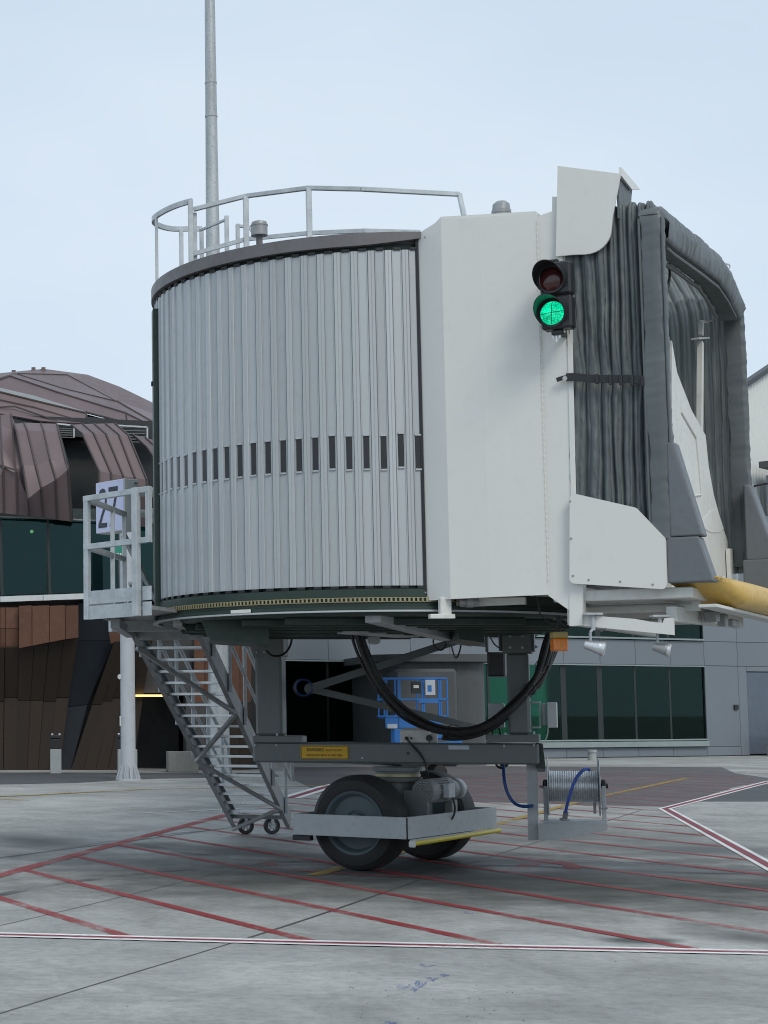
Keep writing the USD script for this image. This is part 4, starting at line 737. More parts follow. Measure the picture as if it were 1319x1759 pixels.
part(gb, 'output_flange', lathe([(0.72, 0.0), (0.72, 0.122), (0.80, 0.122), (0.80, 0.0)], mo, mfwd, 36), 'palegrey')
part(gb, 'gearbox_foot', cat(frame_box(mo + mfwd * 0.55 - Z_ * 0.22 - CP * 0.02, mfwd, CP, Z_, 0.16, 0.10, 0.20, 0.01), frame_box(mo + mfwd * 0.60 - Z_ * 0.33 - CP * 0.06, mfwd, CP, Z_, 0.42, 0.22, 0.04, 0.005)), 'midgrey')
part(bridge, 'motor_lead', tube(spline([mo + mfwd * 0.16 - CP * 0.2 - Z_ * 0.08, mo + mfwd * 0.18 - CP * 0.22 - Z_ * 0.22, mo + mfwd * 0.2 - CP * 0.1 - Z_ * 0.4], 12), 0.011, 6), 'cable')
# guard frame round the wheels
zb0, zb1 = 0.405, 0.645
part(bridge, 'wheel_guard', frame_box(B(-0.006, 0.70, 0.525), CP, CA, Z_, 1.39, 0.012, zb1 - zb0, 0.002), 'lightgrey')
part(bridge, 'wheel_guard', frame_box(B(1.33, -0.006, 0.525), CA, CP, Z_, 2.62, 0.012, zb1 - zb0, 0.002), 'lightgrey')
part(bridge, 'wheel_guard', frame_box(B(2.65, 0.70, 0.525), CP, CA, Z_, 1.39, 0.012, zb1 - zb0, 0.002), 'lightgrey')
part(bridge, 'wheel_guard', frame_box(B(1.33, 1.40, 0.525), CA, CP, Z_, 2.62, 0.012, zb1 - zb0, 0.002), 'lightgrey')
part(bridge, 'guard_lip', cat(frame_box(B(0.02, 0.70, zb1 - 0.004), CP, CA, Z_, 1.36, 0.045, 0.006, 0), frame_box(B(1.33, 0.022, zb1 - 0.004), CA, CP, Z_, 2.58, 0.04, 0.006, 0)), 'lightgrey')
part(bridge, 'guard_bracket', frame_box(B(0.04, 1.30, 0.37), CP, CA, Z_, 0.22, 0.10, 0.06, 0.005), 'black')
part(bridge, 'safety_edge', cyl(B(0.05, -0.05, 0.355), B(2.62, -0.05, 0.372), 0.027, 14), 'yellowpaint')
part(bridge, 'safety_edge_rail', frame_box(B(1.33, -0.03, 0.385), CA, CP, Z_, 2.58, 0.03, 0.03, 0.002), 'lightgrey')
part(bridge, 'safety_edge_end', frame_box(B(0.025, -0.05, 0.352), CA, CP, Z_, 0.05, 0.07, 0.07, 0.01), 'white2')
# braces behind the drum: large channel, V-shaped strut, small loops of wire
YS = 23.0
part(bridge, 'diagonal_channel', bar(D(640, 1058, 17.9), D(768, 1091, 20.3), 0.16, 0.13, Z_), 'lightgrey')
part(bridge, 'diagonal_channel', bar(D(600, 1086, 20.0), D(700, 1093, 21.2), 0.3, 0.03, Z_), 'palegrey')
part(bridge, 'v_strut', bar(D(531, 1183, YS), D(790, 1099, YS), 0.06, 0.095), 'grey')
part(bridge, 'v_strut', bar(D(785, 1100, YS), D(838, 1105, YS), 0.06, 0.10), 'grey')
part(bridge, 'v_strut', bar(D(531, 1183, YS + 0.07), D(836, 1254, YS + 0.07), 0.06, 0.085), 'grey')
part(bridge, 'strut_joint', cyl(D(532, 1183, YS - 0.06), D(532, 1183, YS + 0.13), 0.07, 20), 'grey')
part(bridge, 'red_lamp', bx(*[f for f in (D(728, 1070, 19.6)[0], D(754, 1070, 19.6)[0], 19.55, 19.7, D(728, 1073, 19.6)[2], D(728, 1063, 19.6)[2])], 0.01), 'redlamp')
part(bridge, 'round_lamp', lathe([(0, 0.0), (0, 0.06), (0.03, 0.075), (0.08, 0.075), (0.10, 0.04), (0.10, 0)], D(642, 1092, 21.2), -Z_, 24), 'palegrey')
for pts in ([(745, 1098), (749, 1113), (757, 1117), (764, 1112), (766, 1100)], [(774, 1104), (778, 1120), (783, 1130), (789, 1120), (790, 1100)], [(838, 1112), (840, 1135), (850, 1152), (868, 1155)], [(842, 1090), (846, 1102), (856, 1112), (866, 1116)]):
    part(bridge, 'loose_wire', tube(spline([D(x, y, 22.4) for x, y in pts], 16), 0.010, 6), 'cable')
for pts in ([(475, 1052), (474, 1070), (466, 1088), (458, 1094)], [(501, 1096), (497, 1112), (486, 1124), (472, 1127), (458, 1117)]):
    part(bridge, 'loose_wire', tube(spline([D(x, y, 21.2) for x, y in pts], 16), 0.014, 6), 'cable')
part(bridge, 'cable_gland_bar', pxbox(574, 626, 1046, 1061, 20.3, 20.5), 'black')
part(bridge, 'pump_box', pxbox(836, 868, 1120, 1162, 22.3, 22.7, 0.02), 'black')

# blue hose coil hung on the strut
c0 = D(522, 1181, YS - 0.15)
hc = thing('hose_coil', 'dark blue hose coil hung on the tip of the V-shaped strut behind the wheels', 'hose coil', c0)
for k in range(3):
    part(hc, 'hose_turn', tube([c0 + V(0.105 * math.cos(t) * (1 + 0.08 * k), 0.02 * k, 0.10 * math.sin(t) * (1 + 0.05 * k)) for t in np.linspace(0, 6.2, 28)], 0.009, 6), 'bluehose2' if k < 1 else 'cable')

# the black cable loop
cl = thing('cable_loop', 'thick black bundle of cables hanging in a wide loop in front of the grey beam', 'cable bundle', D(780, 1258, 20.9))
base = [(603, 1056), (614, 1096), (632, 1145), (656, 1186), (690, 1222), (730, 1246), (775, 1257), (825, 1249), (868, 1223), (905, 1186), (928, 1145), (939, 1105), (946, 1070), (949, 1048)]
for k, (dx, dy, dY, r, wob) in enumerate(((0, 0, 0.0, 0.030, 0), (7, -3, 0.08, 0.034, 2.5), (-5, 5, 0.06, 0.018, 3), (10, 3, 0.14, 0.026, 4), (4, -7, 0.02, 0.014, 5))):
    pts = [D(x + dx * (0.4 + 0.6 * (i < 5 or i > 9)) + rng.normal() * 0.6 * wob * 0.5, y + dy + rng.normal() * 0.5 * wob * 0.5, 20.75 + dY) for i, (x, y) in enumerate(base)]
    part(cl, 'cable', tube(spline(pts, 90), r, 10), 'cable')
part(cl, 'cable', tube(spline([D(x, y, 21.1) for x, y in ((962, 1070), (956, 1108), (938, 1150), (915, 1186), (880, 1222), (845, 1250), (800, 1266), (760, 1266))], 50), 0.036, 10), 'cable')
part(cl, 'cable', tube(spline([D(x, y, 21.0) for x, y in ((968, 1062), (958, 1096), (948, 1120), (936, 1150), (921, 1180))], 40), 0.045, 10), 'cable')
part(cl, 'cable', tube(spline([D(x, y, 21.05) for x, y in ((958, 1058), (951, 1096), (944, 1120), (930, 1156))], 40), 0.036, 10), 'cable')
for i in (3, 6, 9, 10): part(cl, 'cable_tie', tube([D(base[i][0] + 3 + 12 * math.cos(t), base[i][1] - 1 + 11 * math.sin(t), 20.80 + 0.09 * math.sin(2 * t)) for t in np.linspace(0, 6.28, 12)], 0.006, 5), 'black')

# ------------------------------------------------------------------ amber beacon, floodlights, traffic light
p = D(964, 1118, 17.6)
be = thing('amber_beacon', 'small square amber warning beacon hanging beside the black cable loop', 'beacon', p)
part(be, 'lens', bx(p[0] - 0.068, p[0] + 0.072, p[1], p[1] + 0.14, p[2], p[2] + 0.125, 0.012), 'amber'); part(be, 'base', bx(p[0] - 0.066, p[0] + 0.07, p[1], p[1] + 0.14, p[2] + 0.127, p[2] + 0.185, 0.006), 'amberlight')
part(be, 'stem', cyl(p + V(0, 0.07, 0.18), p + V(0, 0.07, 0.34), 0.02, 10), 'black')
part(be, 'lens_flash', cat(bx(p[0] - 0.004, p[0] + 0.004, p[1] - 0.003, p[1] - 0.001, p[2] + 0.03, p[2] + 0.085, 0), bx(p[0] - 0.022, p[0] + 0.022, p[1] - 0.0055, p[1] - 0.0035, p[2] + 0.055, p[2] + 0.061, 0)), 'signyellow', smooth=False)
def flood(px, py, Yd, label, material, ln, r, tilt):
    c = D(px, py, Yd); d = unit(V(0.90, -0.35, tilt)); t = thing('floodlight', label, 'floodlight', c + Z_ * 0.30, 'floodlights under the cab floor')
    b = part(t, 'housing', lathe([(0, 0.0), (0.0, r * 0.55), (0.015, r * 0.62), (ln * 0.35, r * 0.72), (ln * 0.8, r * 0.95), (ln * 0.82, r), (ln, r), (ln, 0)], c, d, 28), material)
    part(b, 'rim', lathe([(ln, 0.0), (ln, r * 1.12), (ln + 0.022, r * 1.15), (ln + 0.03, r * 1.0), (ln + 0.02, 0)], c, d, 28), 'alu')
    m_ = c + d * ln * 0.35
    part(t, 'bracket', cat(bar(m_ + Z_ * r * 0.7, m_ + Z_ * (r * 0.7 + 0.08), 0.05, 0.012, X_), bar(m_ + Z_ * (r * 0.7 + 0.08), m_ + V(0.03, 0, r * 0.7 + 0.12), 0.03, 0.02, X_), cyl(m_ + V(0.03, 0, r * 0.7 + 0.10), m_ + V(0.03, 0, r * 0.7 + 0.24), 0.018, 10)), 'lightgrey')
    part(t, 'mount_plate', frame_box(m_ + V(0.03, 0, r * 0.7 + 0.25), X_, Y_, Z_, 0.16, 0.10, 0.02, 0.003), 'lightgrey')
flood(1004, 1107, 16.7, 'bright silver floodlight with wide round front, the left one under the white cab frame', 'alu', 0.155, 0.062, -0.25)
flood(1121, 1111, 16.5, 'darker grey floodlight, the right one under the white cab frame', 'galvdark', 0.125, 0.055, -0.22)

tl = KS(951, 590, -0.28)
TF = -KV; TX = KU
tp = D(951, 520, tl[1])
tt = thing('traffic_light', 'black two-lamp traffic light showing green, mounted on the white cab side', 'traffic light', tp - Z_ * 0.36)
def T(a, b, z): return tp + TX * a + TF * b + Z_ * z
zc1 = D(947, 480, tl[1])[2] - tp[2]; zc2 = D(952, 538, tl[1])[2] - tp[2]; mid = 0.5 * (zc1 + zc2)
for zc, nm in ((zc1, 'red'), (zc2, 'green')):
    b = part(tt, 'lamp_case', frame_box(T(0.03, -0.03, zc), TX, TF, Z_, 0.285, 0.16, zc1 - zc2 - 0.006, 0.02), 'black')
    lc = T(0.0, 0.052, zc - 0.01)
    dome_ = lathe([(0.0, 0.112), (0.012, 0.108), (0.026, 0.08), (0.034, 0.04), (0.036, 0.0)], lc, TF, 36)
    part(b, 'lens', dome_, 'redlens' if nm == 'red' else 'greenlens', smooth=True)
    part(b, 'lens_ring', lathe([(0.0, 0.113), (0.0, 0.135), (0.02, 0.135), (0.02, 0.113)], lc, TF, 36), 'black')
    if nm == 'green': part(b, 'lens_rib', cat(*[tube([lc + TF * (0.036 * math.sqrt(max(0, 1 - (x / 0.112) ** 2)) + 0.002) + TX * x * a0 + Z_ * (x * b0) for x in np.linspace(-0.105, 0.105, 14)], 0.0035, 5) for a0, b0 in ((1, 0.06), (0.05, 1))]), 'black')
    P = []
    for t in np.linspace(rad(-35), rad(235), 40):
        cc = math.sin(t); dep = 0.05 + 0.20 * max(0.0, 0.35 + 0.65 * cc) * (1 if cc > -0.4 else 0.5)
        dep *= 1.0
        ring_ = [0.140 * math.cos(t) * TX + 0.140 * math.sin(t) * Z_, 0.140 * math.cos(t) * TX + 0.140 * math.sin(t) * Z_, 0.134 * math.cos(t) * TX + 0.134 * math.sin(t) * Z_, 0.134 * math.cos(t) * TX + 0.134 * math.sin(t) * Z_]
        P.append([lc + ring_[0], lc + ring_[1] + TF * dep - Z_ * 0.02 * dep, lc + ring_[2] + TF * dep - Z_ * 0.02 * dep, lc + ring_[3], lc + ring_[0]])
    part(b, 'visor', grid(np.array(P)), 'black')
part(tt, 'top_mount', frame_box(T(0.0, -0.02, zc1 + 0.175), TX, TF, Z_, 0.10, 0.06, 0.03, 0.006), 'black')
part(tt, 'bottom_mount', frame_box(T(0.02, -0.02, zc2 - 0.185), TX, TF, Z_, 0.10, 0.07, 0.045, 0.008), 'black')
part(tt, 'mount_arm', bar(T(0.02, -0.02, zc2 - 0.17), T(0.02, -0.27, zc2 - 0.17), 0.05, 0.03), 'black')
for a_, l_ in ((0.01, 0.07), (0.04, 0.035), (-0.02, 0.035)): part(tt, 'mount_bolt', cyl(T(a_, -0.02, zc2 - 0.2), T(a_, -0.02, zc2 - 0.2 - l_), 0.010, 10), 'alu')
part(tt, 'mount_strip', bar(KS(961, 438, -0.02), KS(965, 470, -0.02), 0.05, 0.01, KV), 'white')

# ------------------------------------------------------------------ hose reel carrier
YR = 21.05
RX = V(math.cos(rad(17.5)), -math.sin(rad(17.5)), 0); RY = V(-RX[1], RX[0], 0); RP = V(985 / 3100 * YR, YR, 0)
def DR(x, y, o=0.): return PL(x, y, RP + RY * o, RY)
def rbox(x0, x1, y0, y1, o0, o1, ch=0.005):
    a, b = DR(x0, y0, o0), DR(x1, y1, o0); c = 0.5 * (a + b) + RY * (o1 - o0) / 2; return frame_box(c, RX, RY, Z_, (b - a) @ RX, o1 - o0, a[2] - b[2], ch)
hp = DR(914, 1443)
hr = thing('hose_reel', 'silver reel with a blue hose on a pale grey tray hung from the beam end', 'hose reel', hp)
part(hr, 'hanger_post', slab([DR(903.5, 1281), DR(922, 1279), DR(925, 1443), DR(907, 1444)], 0.12), 'lightgrey', smooth=False)
part(hr, 'post_arm', rbox(922.5, 936, 1312, 1326, 0.1, 0.3), 'lightgrey')
part(hr, 'tray_front', slab([DR(925.5, 1414, -0.1), DR(1043.5, 1415, -0.1), DR(1043, 1426, -0.1), DR(960, 1443, -0.1), DR(925.5, 1443, -0.1)], 0.02), 'lightgrey', smooth=False)
ta, tb_ = DR(925.5, 1414, -0.1), DR(1043, 1415, -0.1); tl_ = (tb_ - ta) @ RX
part(hr, 'tray', frame_box(ta + RX * tl_ / 2 + RY * 0.29 - Z_ * 0.012, RX, RY, Z_, tl_, 0.54, 0.018, 0.003), 'lightgrey')
part(hr, 'tray_pad', frame_box(ta + RX * (tl_ / 2 + 0.01) + RY * 0.27 + Z_ * 0.015, RX, RY, Z_, tl_ - 0.08, 0.44, 0.03, 0.003), 'lightgrey')
rc = DR(985, 1351, 0.15); hw = 0.275
for xx in (936.5, 1036.5):
    q = DR(xx, 1352, 0.15); u_ = part(hr, 'upright', frame_box(V(q[0], q[1], (ta[2] + q[2]) / 2), RX, RY, Z_, 0.045, 0.16, q[2] - ta[2] + 0.03, 0.005), 'lightgrey')
    part(u_, 'bearing', cat(frame_box(q + V(0, 0, 0.04), RX, RY, Z_, 0.05, 0.11, 0.10, 0.015), cyl(q - RX * 0.03 + Z_ * 0.015, q + RX * 0.05 + Z_ * 0.015, 0.03, 12)), 'black')
part(hr, 'axle', cyl(DR(926, 1351, 0.15), DR(1038, 1351, 0.15), 0.014, 12), 'galv')
prof = [(-hw, 0.05)]
for i in range(330):
    x = -hw + 2 * hw * i / 329; prof.append((x, 0.168 + 0.013 * abs(math.sin(math.pi * (i / 329) * 22)) ** 0.7))
prof.append((hw, 0.05))
part(hr, 'drum', lathe(prof, rc, RX, 48), 'alu')
for sx in (-hw - 0.014, hw + 0.002):
    part(hr, 'flange', lathe([(sx, 0.0), (sx, 0.335), (sx + 0.006, 0.340), (sx + 0.012, 0.335), (sx + 0.012, 0)], rc, RX if sx < 0 else unit(RX + RY * 0.02), 56), 'galv')
part(hr, 'brake_lever', cat(bar(rc + RX * (hw - 0.05) - RY * 0.17 - Z_ * 0.17, rc + RX * (hw - 0.05) - RY * 0.15 - Z_ * 0.30, 0.03, 0.02), cyl(rc + RX * hw - RY * 0.2 - Z_ * 0.235, rc + RX * (hw + 0.09) - RY * 0.2 - Z_ * 0.235, 0.012, 8)), 'galvdark')
hz = [DR(1012, 1323, -0.02), DR(1004, 1321.5, -0.10), DR(993, 1332, -0.12), DR(983, 1352, -0.12), DR(976, 1375, -0.1), DR(971, 1397, -0.04), DR(969.5, 1407, 0.0)]
part(hr, 'hose', tube(spline(hz, 36), 0.018, 10), 'bluehose')
part(hr, 'hose_fitting', cat(cyl(DR(969.5, 1408, 0.0), DR(972, 1395, -0.04), 0.03, 12), cyl(DR(969, 1409, 0.0), DR(969.4, 1406, 0.0), 0.055, 12)), 'galvdark')
fh = thing('air_hose', 'dark blue hose looping down from under the beam to the reel post', 'hose', D(885, 1388, 21.3))
part(fh, 'hose', tube(spline([D(865, 1314, 21.4), D(866, 1338, 21.3), D(873, 1364, 21.25), D(886, 1381, 21.2), D(905, 1385, 21.1), D(915, 1384, 21.1)], 40), 0.020, 10), 'bluehose2')
part(fh, 'hose_clip', cat(cyl(D(859, 1312, 21.42), D(871, 1312, 21.42), 0.03, 10), tube(spline([D(852, 1313, 21.45), D(860, 1319, 21.4), D(872, 1313, 21.4)], 10), 0.014, 6)), 'cable')

# ------------------------------------------------------------------ service stairs and landing
S0, S1 = V(1.66, 22.3, 2.80), V(3.42, 27.05, 0.28); SW = unit(V(0.936, -0.353, 0)) * 0.87
SDIR = unit((S1 - S0) * V(1, 1, 0)); SWn = unit(SW)
stairs = thing('service_stairs', 'galvanised steel service stairs with handrails and two castors, hung at the left of the drum', 'stairs', V(*(S1 + SW / 2)[:2], 0))
fall = unit(S1 - S0)
for side, o in ((0, V(0, 0, 0)), (1, SW)):
    a, b = S0 + o - fall * 0.25, S1 + o + fall * 0.12
    part(stairs, 'stringer', cat(bar(a, b, 0.012, 0.235, Z_, 0.002), bar(a + V(0, 0, 0.12) + SWn * (0.03 if side == 0 else -0.03), b + V(0, 0, 0.12) + SWn * (0.03 if side == 0 else -0.03), 0.06, 0.014), bar(a - V(0, 0, 0.12) + SWn * (0.03 if side == 0 else -0.03), b - V(0, 0, 0.12) + SWn * (0.03 if side == 0 else -0.03), 0.06, 0.014)), 'galvdark', smooth=False)
NT = 18
for k in range(NT):
    f = (k + 0.4) / NT; c = S0 + (S1 - S0) * f; c0_ = c + SWn * 0.008; c1_ = c + SW - SWn * 0.008
    tr = part(stairs, 'tread', frame_box((c0_ + c1_) / 2, SWn, SDIR, Z_, np.linalg.norm(c1_ - c0_), 0.23, 0.032, 0.004), 'galv')
    nose = [frame_box((c0_ + c1_) / 2 - SDIR * 0.118 + Z_ * 0.003, SWn, SDIR, Z_, np.linalg.norm(c1_ - c0_) - 0.01, 0.006, 0.03, 0)]
    part(tr, 'nosing', cat(nose), 'alu', smooth=False)
zz = [(0.02, 0), (0.34, 1), (0.60, 0), (0.88, 1), (1.02, 0)]
for (fa, sa), (fb, sb) in zip(zz[:-1], zz[1:]):
    part(stairs, 'brace', bar(S0 + (S1 - S0) * fa + SW * sa - V(0, 0, 0.15), S0 + (S1 - S0) * fb + SW * sb - V(0, 0, 0.15), 0.055, 0.05), 'galvdark')
for side, o in ((0, -SWn * 0.03), (1, SW + SWn * 0.03)):
    for h, w in ((1.02, 0.048), (0.55, 0.038)):
        part(stairs, 'handrail', tube([S0 + o + V(0, 0, h) - fall * 0.1, (S0 + S1) / 2 + o + V(0, 0, h), S1 + o + V(0, 0, h)], w / 2 + 0.004, 10), 'galv')
    for f in (0.08, 0.25, 0.42, 0.59, 0.76, 0.93):
        q = S0 + (S1 - S0) * f + o; part(stairs, 'rail_post', bar(q - V(0, 0, 0.1), q + V(0, 0, 1.0), 0.045, 0.045, X_), 'galv')
    q = S1 + o; part(stairs, 'rail_post', bar(q + V(0, 0, 1.02), q + V(0, 0, 0.62) + fall * 0.22, 0.04, 0.04, X_), 'galv')
part(stairs, 'axle_bar', bar(S1 + V(0, 0, -0.0), S1 + SW, 0.06, 0.06), 'galvdark')
for x in (422, 467):
    q = G(x, 1433, 0.0) + V(0, 0, 0.127); w = part(stairs, 'castor', lathe([(-0.028, 0.075), (-0.03, 0.12), (-0.018, 0.127), (0.018, 0.127), (0.03, 0.12), (0.028, 0.075), (-0.028, 0.075)], q, unit(V(0.25, -0.97, 0)), 36), 'caster')
    ax_ = unit(V(0.25, -0.97, 0)); sd = unit(np.cross(ax_, Z_))
    part(w, 'spoke', cat(*[bar(q, q + 0.095 * (math.cos(t) * sd + math.sin(t) * Z_), 0.028, 0.03, ax_) for t in np.linspace(0.3, 0.3 + 2 * np.pi, 5, endpoint=False)], lathe([(-0.04, 0.0), (-0.04, 0.035), (0.04, 0.035), (0.04, 0.0)], q, ax_, 20)), 'palegrey')
    part(w, 'fork', cat(bar(q + ax_ * 0.045, q + ax_ * 0.045 + V(-0.01, 0, 0.22), 0.05, 0.01, ax_), bar(q - ax_ * 0.045, q - ax_ * 0.045 + V(-0.01, 0, 0.22), 0.05, 0.01, ax_), bar(q + V(-0.01, 0, 0.215), q + V(-0.01, 0, 0.24), 0.10, 0.10, X_)), 'galv')
# landing
LN, LL = D(262, 1044, 18.55), D(148.5, 1055, 19.45); LP = D(238.5, 1045, 18.72); LB = V(1.60, 22.3, 2.85); LC = V(2.55, 22.0, 2.85)
zf = 2.86
part(stairs, 'landing_floor', slab([V(LN[0] + 0.0, LN[1], zf), V(LL[0], LL[1], zf), V(1.55, 22.2, zf), V(2.5, 21.9, zf), V(2.1, 19.6, zf)], 0.04), 'galvdark', smooth=False)
def on_front(f, z): return V(*(LL + (LN - LL) * f)[:2], z)
FN = unit(np.cross(Z_, LN - LL)); FN = FN if np.dot(FN, EYEP - LL) > 0 else -FN
zr1 = D(148, 857, 19.45)[2]; zr2 = D(148, 940, 19.45)[2]
fpost = 0.80
part(stairs, 'rail_post', bar(on_front(0.015, zf - 0.06), on_front(0.015, zr1), 0.075, 0.05, FN), 'galv')
part(stairs, 'rail_post', bar(on_front(fpost, zf - 0.06) + FN * 0.03, on_front(fpost, zr1 + 0.03) + FN * 0.03, 0.085, 0.06, FN), 'galv')
part(stairs, 'guard_rail', bar(on_front(-0.02, zr1), on_front(0.975, zr1), 0.055, 0.06), 'galv')
part(stairs, 'guard_rail', bar(on_front(-0.02, zr2), on_front(0.975, zr2), 0.055, 0.06), 'galv')
part(stairs, 'rail_post', bar(on_front(0.955, zr2 - 0.03), on_front(0.955, zr1 + 0.03), 0.06, 0.05, FN), 'galv')
for i, (z0, z1) in enumerate(((zf - 0.06, zf + 0.085), (zf + 0.10, zf + 0.245))):
    part(stairs, 'toe_board', bar(on_front(0.03, (z0 + z1) / 2), on_front(fpost - 0.045, (z0 + z1) / 2), 0.012, z1 - z0, Z_, 0.002), 'galv')
    part(stairs, 'toe_board', bar(on_front(fpost + 0.06, (z0 + z1) / 2), on_front(0.985, (z0 + z1) / 2), 0.012, z1 - z0, Z_, 0.002), 'galv')
part(stairs, 'toe_label', frame_box(on_front(0.73, zf + 0.16) + FN * 0.009, unit(LN - LL), FN, Z_, 0.045, 0.004, 0.02, 0), 'white')
LB2 = V(1.53, 22.2, 0)
def on_left(f, z): return V(*(LL + (LB2 - LL) * f)[:2], z)
# left side of the landing: rails back to a post in front of the sign, mid post, and the handrail knee
fe = 0.62; pe = D(213, 880, 20.95)
def on_side(f, z): return V(LL[0] + (pe[0] - LL[0]) * f, LL[1] + (pe[1] - LL[1]) * f, z)
part(stairs, 'guard_rail', bar(on_side(0, zr1), on_side(1.02, zr1), 0.055, 0.055), 'galv')
part(stairs, 'guard_rail', bar(on_side(0, zr2), on_side(1.0, zr2), 0.05, 0.055), 'galv')
part(stairs, 'rail_post', bar(on_side(0.68, zf), on_side(0.68, zr1), 0.055, 0.05, X_), 'galv')
part(stairs, 'rail_post', bar(on_side(1, zr2 - 0.55), on_side(1, zr1), 0.055, 0.05, X_), 'galv')
part(stairs, 'handrail', bar(on_side(1, zr2 - 0.55), V(1.66, 22.25, 3.25), 0.05, 0.05), 'galv')
part(stairs, 'handrail', bar(D(212, 918, 20.95), D(268, 1030, 21.6), 0.055, 0.06), 'galv')
part(stairs, 'toe_board', bar(on_side(0.02, zf + 0.1), on_side(1.0, zf + 0.1), 0.012, 0.24), 'galv')
part(stairs, 'support_beam', bar(D(189, 1073, 20.9), D(352, 1071, 21.1), 0.16, 0.165, Z_, 0.004), 'galv')
part(stairs, 'support_beam', bar(V(1.25, 19.6, 2.77), V(1.6, 22.2, 2.77), 0.10, 0.10), 'galvdark')
part(stairs, 'support_beam', bar(V(1.9, 19.3, 2.77), V(2.4, 22.0, 2.77), 0.10, 0.10), 'galvdark')
part(stairs, 'support_beam', bar(S0 + V(0, 0, -0.02), S0 + SW + V(0, 0, -0.02), 0.12, 0.18), 'galvdark')

# ------------------------------------------------------------------ gate sign
a_, b_ = D(165, 917, 21.65), D(213.5, 909, 21.2)
SX = unit((b_ - a_) * V(1, 1, 0)); SWd = np.linalg.norm((b_ - a_)[:2]); SN = V(SX[1], -SX[0], 0)
zs0, zs1 = a_[2], D(165, 830, 21.65)[2]
sg0 = V(a_[0], a_[1], 0)
gs = thing('gate_sign', 'white gate number box reading 27, on two white arms behind the landing rails', 'gate sign', V(a_[0], a_[1], zs0))
part(gs, 'box', frame_box(sg0 + SX * SWd / 2 - SN * 0.11 + Z_ * (zs0 + zs1) / 2, SX, SN, Z_, SWd, 0.215, zs1 - zs0, 0.006), 'white')
part(gs, 'face', frame_box(sg0 + SX * SWd / 2 + SN * 0.001 + Z_ * (zs0 + zs1) / 2, SX, SN, Z_, SWd - 0.012, 0.004, zs1 - zs0 - 0.012, 0), 'signface')
def numeral(s, x0, wd, ht):
    m = meshkit.text_mesh(s, 1.0, 0.004); bb = m.bounds; v = m.vertices.copy(); v[:, 0] = (v[:, 0] - bb[0][0]) / (bb[1][0] - bb[0][0]) * wd; v[:, 1] = (v[:, 1] - bb[0][1]) / (bb[1][1] - bb[0][1]) * ht
    return tm(sg0 + SN * 0.0035 + SX * (x0 + v[:, :1]) + Z_ * (zs0 + 0.062 + v[:, 1:2]) + SN * v[:, 2:], m.faces)
part(gs, 'numeral', numeral('2', 0.055, 0.165, 0.475), 'ink', smooth=False); part(gs, 'numeral', numeral('7', 0.255, 0.175, 0.475), 'ink', smooth=False)
sd_ = D(229, 880, 21.25)
part(gs, 'latch', cat(frame_box(sg0 + SX * (SWd + 0.004) - SN * 0.17 + Z_ * (zs1 - 0.04), SN, SX, Z_, 0.07, 0.02, 0.025, 0.004), frame_box(sg0 + SX * (SWd + 0.004) - SN * 0.17 + Z_ * (zs0 + 0.20), SN, SX, Z_, 0.05, 0.03, 0.10, 0.004), frame_box(sg0 + SX * (SWd + 0.004) - SN * 0.17 + Z_ * (zs0 + 0.05), SN, SX, Z_, 0.06, 0.02, 0.04, 0.004)), 'galv')
for y in (846, 882):
    part(gs, 'arm', cyl(D(236, y, 21.5), D(300, y + 2, 21.6), 0.045, 18), 'white')
    part(gs, 'arm_flange', cyl(D(261, y, 21.5), D(266, y, 21.5), 0.06, 18), 'white')

# ------------------------------------------------------------------ mast and round column
mg = G(377, 1331); mast = thing('light_mast', 'tall weathered galvanised mast rising behind the drum out of the frame', 'mast', mg)
def mast_r(z): return 0.315 - 0.0068 * z
zj = [0, 9.2, 19.85, 30.0]
for i in range(3):
    part(mast, 'mast_section', cyl(V(mg[0], mg[1], zj[i]), V(mg[0], mg[1], zj[i + 1] + 0.02), mast_r(zj[i]), 40, mast_r(zj[i + 1]) * 0.985), 'mast')
for z in (19.85, 20.9): part(mast, 'mast_collar', lathe([(z - 0.03, mast_r(z)), (z - 0.02, mast_r(z) + 0.012), (z + 0.03, mast_r(z) + 0.012), (z + 0.04, mast_r(z))], V(mg[0], mg[1], 0), Z_, 40), 'mast')
part(mast, 'base_flange', lathe([(0, 0.5), (0.05, 0.5), (0.05, 0.3)], V(mg[0], mg[1], 0), Z_, 40), 'galvdark')
cg = G(220.5, 1340); col = thing('round_column', 'pale grey round steel column with ribbed foot, standing under the stair landing', 'column', cg)
part(col, 'shaft', lathe([(0.04, 0.0), (0.04, 0.20), (7.6, 0.195), (7.6, 0.0)], cg * V(1, 1, 0), Z_, 48), 'column')
part(col, 'foot_plate', lathe([(0, 0.0), (0, 0.345), (0.045, 0.345), (0.045, 0.0)], cg * V(1, 1, 0), Z_, 40), 'column')
for k in range(12):
    t = k * math.pi / 6 + 0.15; d = V(math.cos(t), math.sin(t), 0); c = cg * V(1, 1, 0)
    part(col, 'foot_rib', plate([c + d * 0.195 + Z_ * 0.045, c + d * 0.325 + Z_ * 0.045, c + d * 0.325 + Z_ * 0.10, c + d * 0.195 + Z_ * 0.46], V(-d[1], d[0], 0), 0.014), 'column', smooth=False)
part(col, 'column_fitting', cat(cyl(cg + V(-0.22, -0.05, 2.78), cg + V(-0.18, 0, 2.78), 0.07, 12), bx(cg[0] - 0.225, cg[0] - 0.19, cg[1] - 0.05, cg[1], 1.45, 1.72)), 'white2')
eg = D(195, 935, 48.3)
ex = thing('exit_sign', 'small green and white notice on the round column behind the landing rails', 'sign', eg)
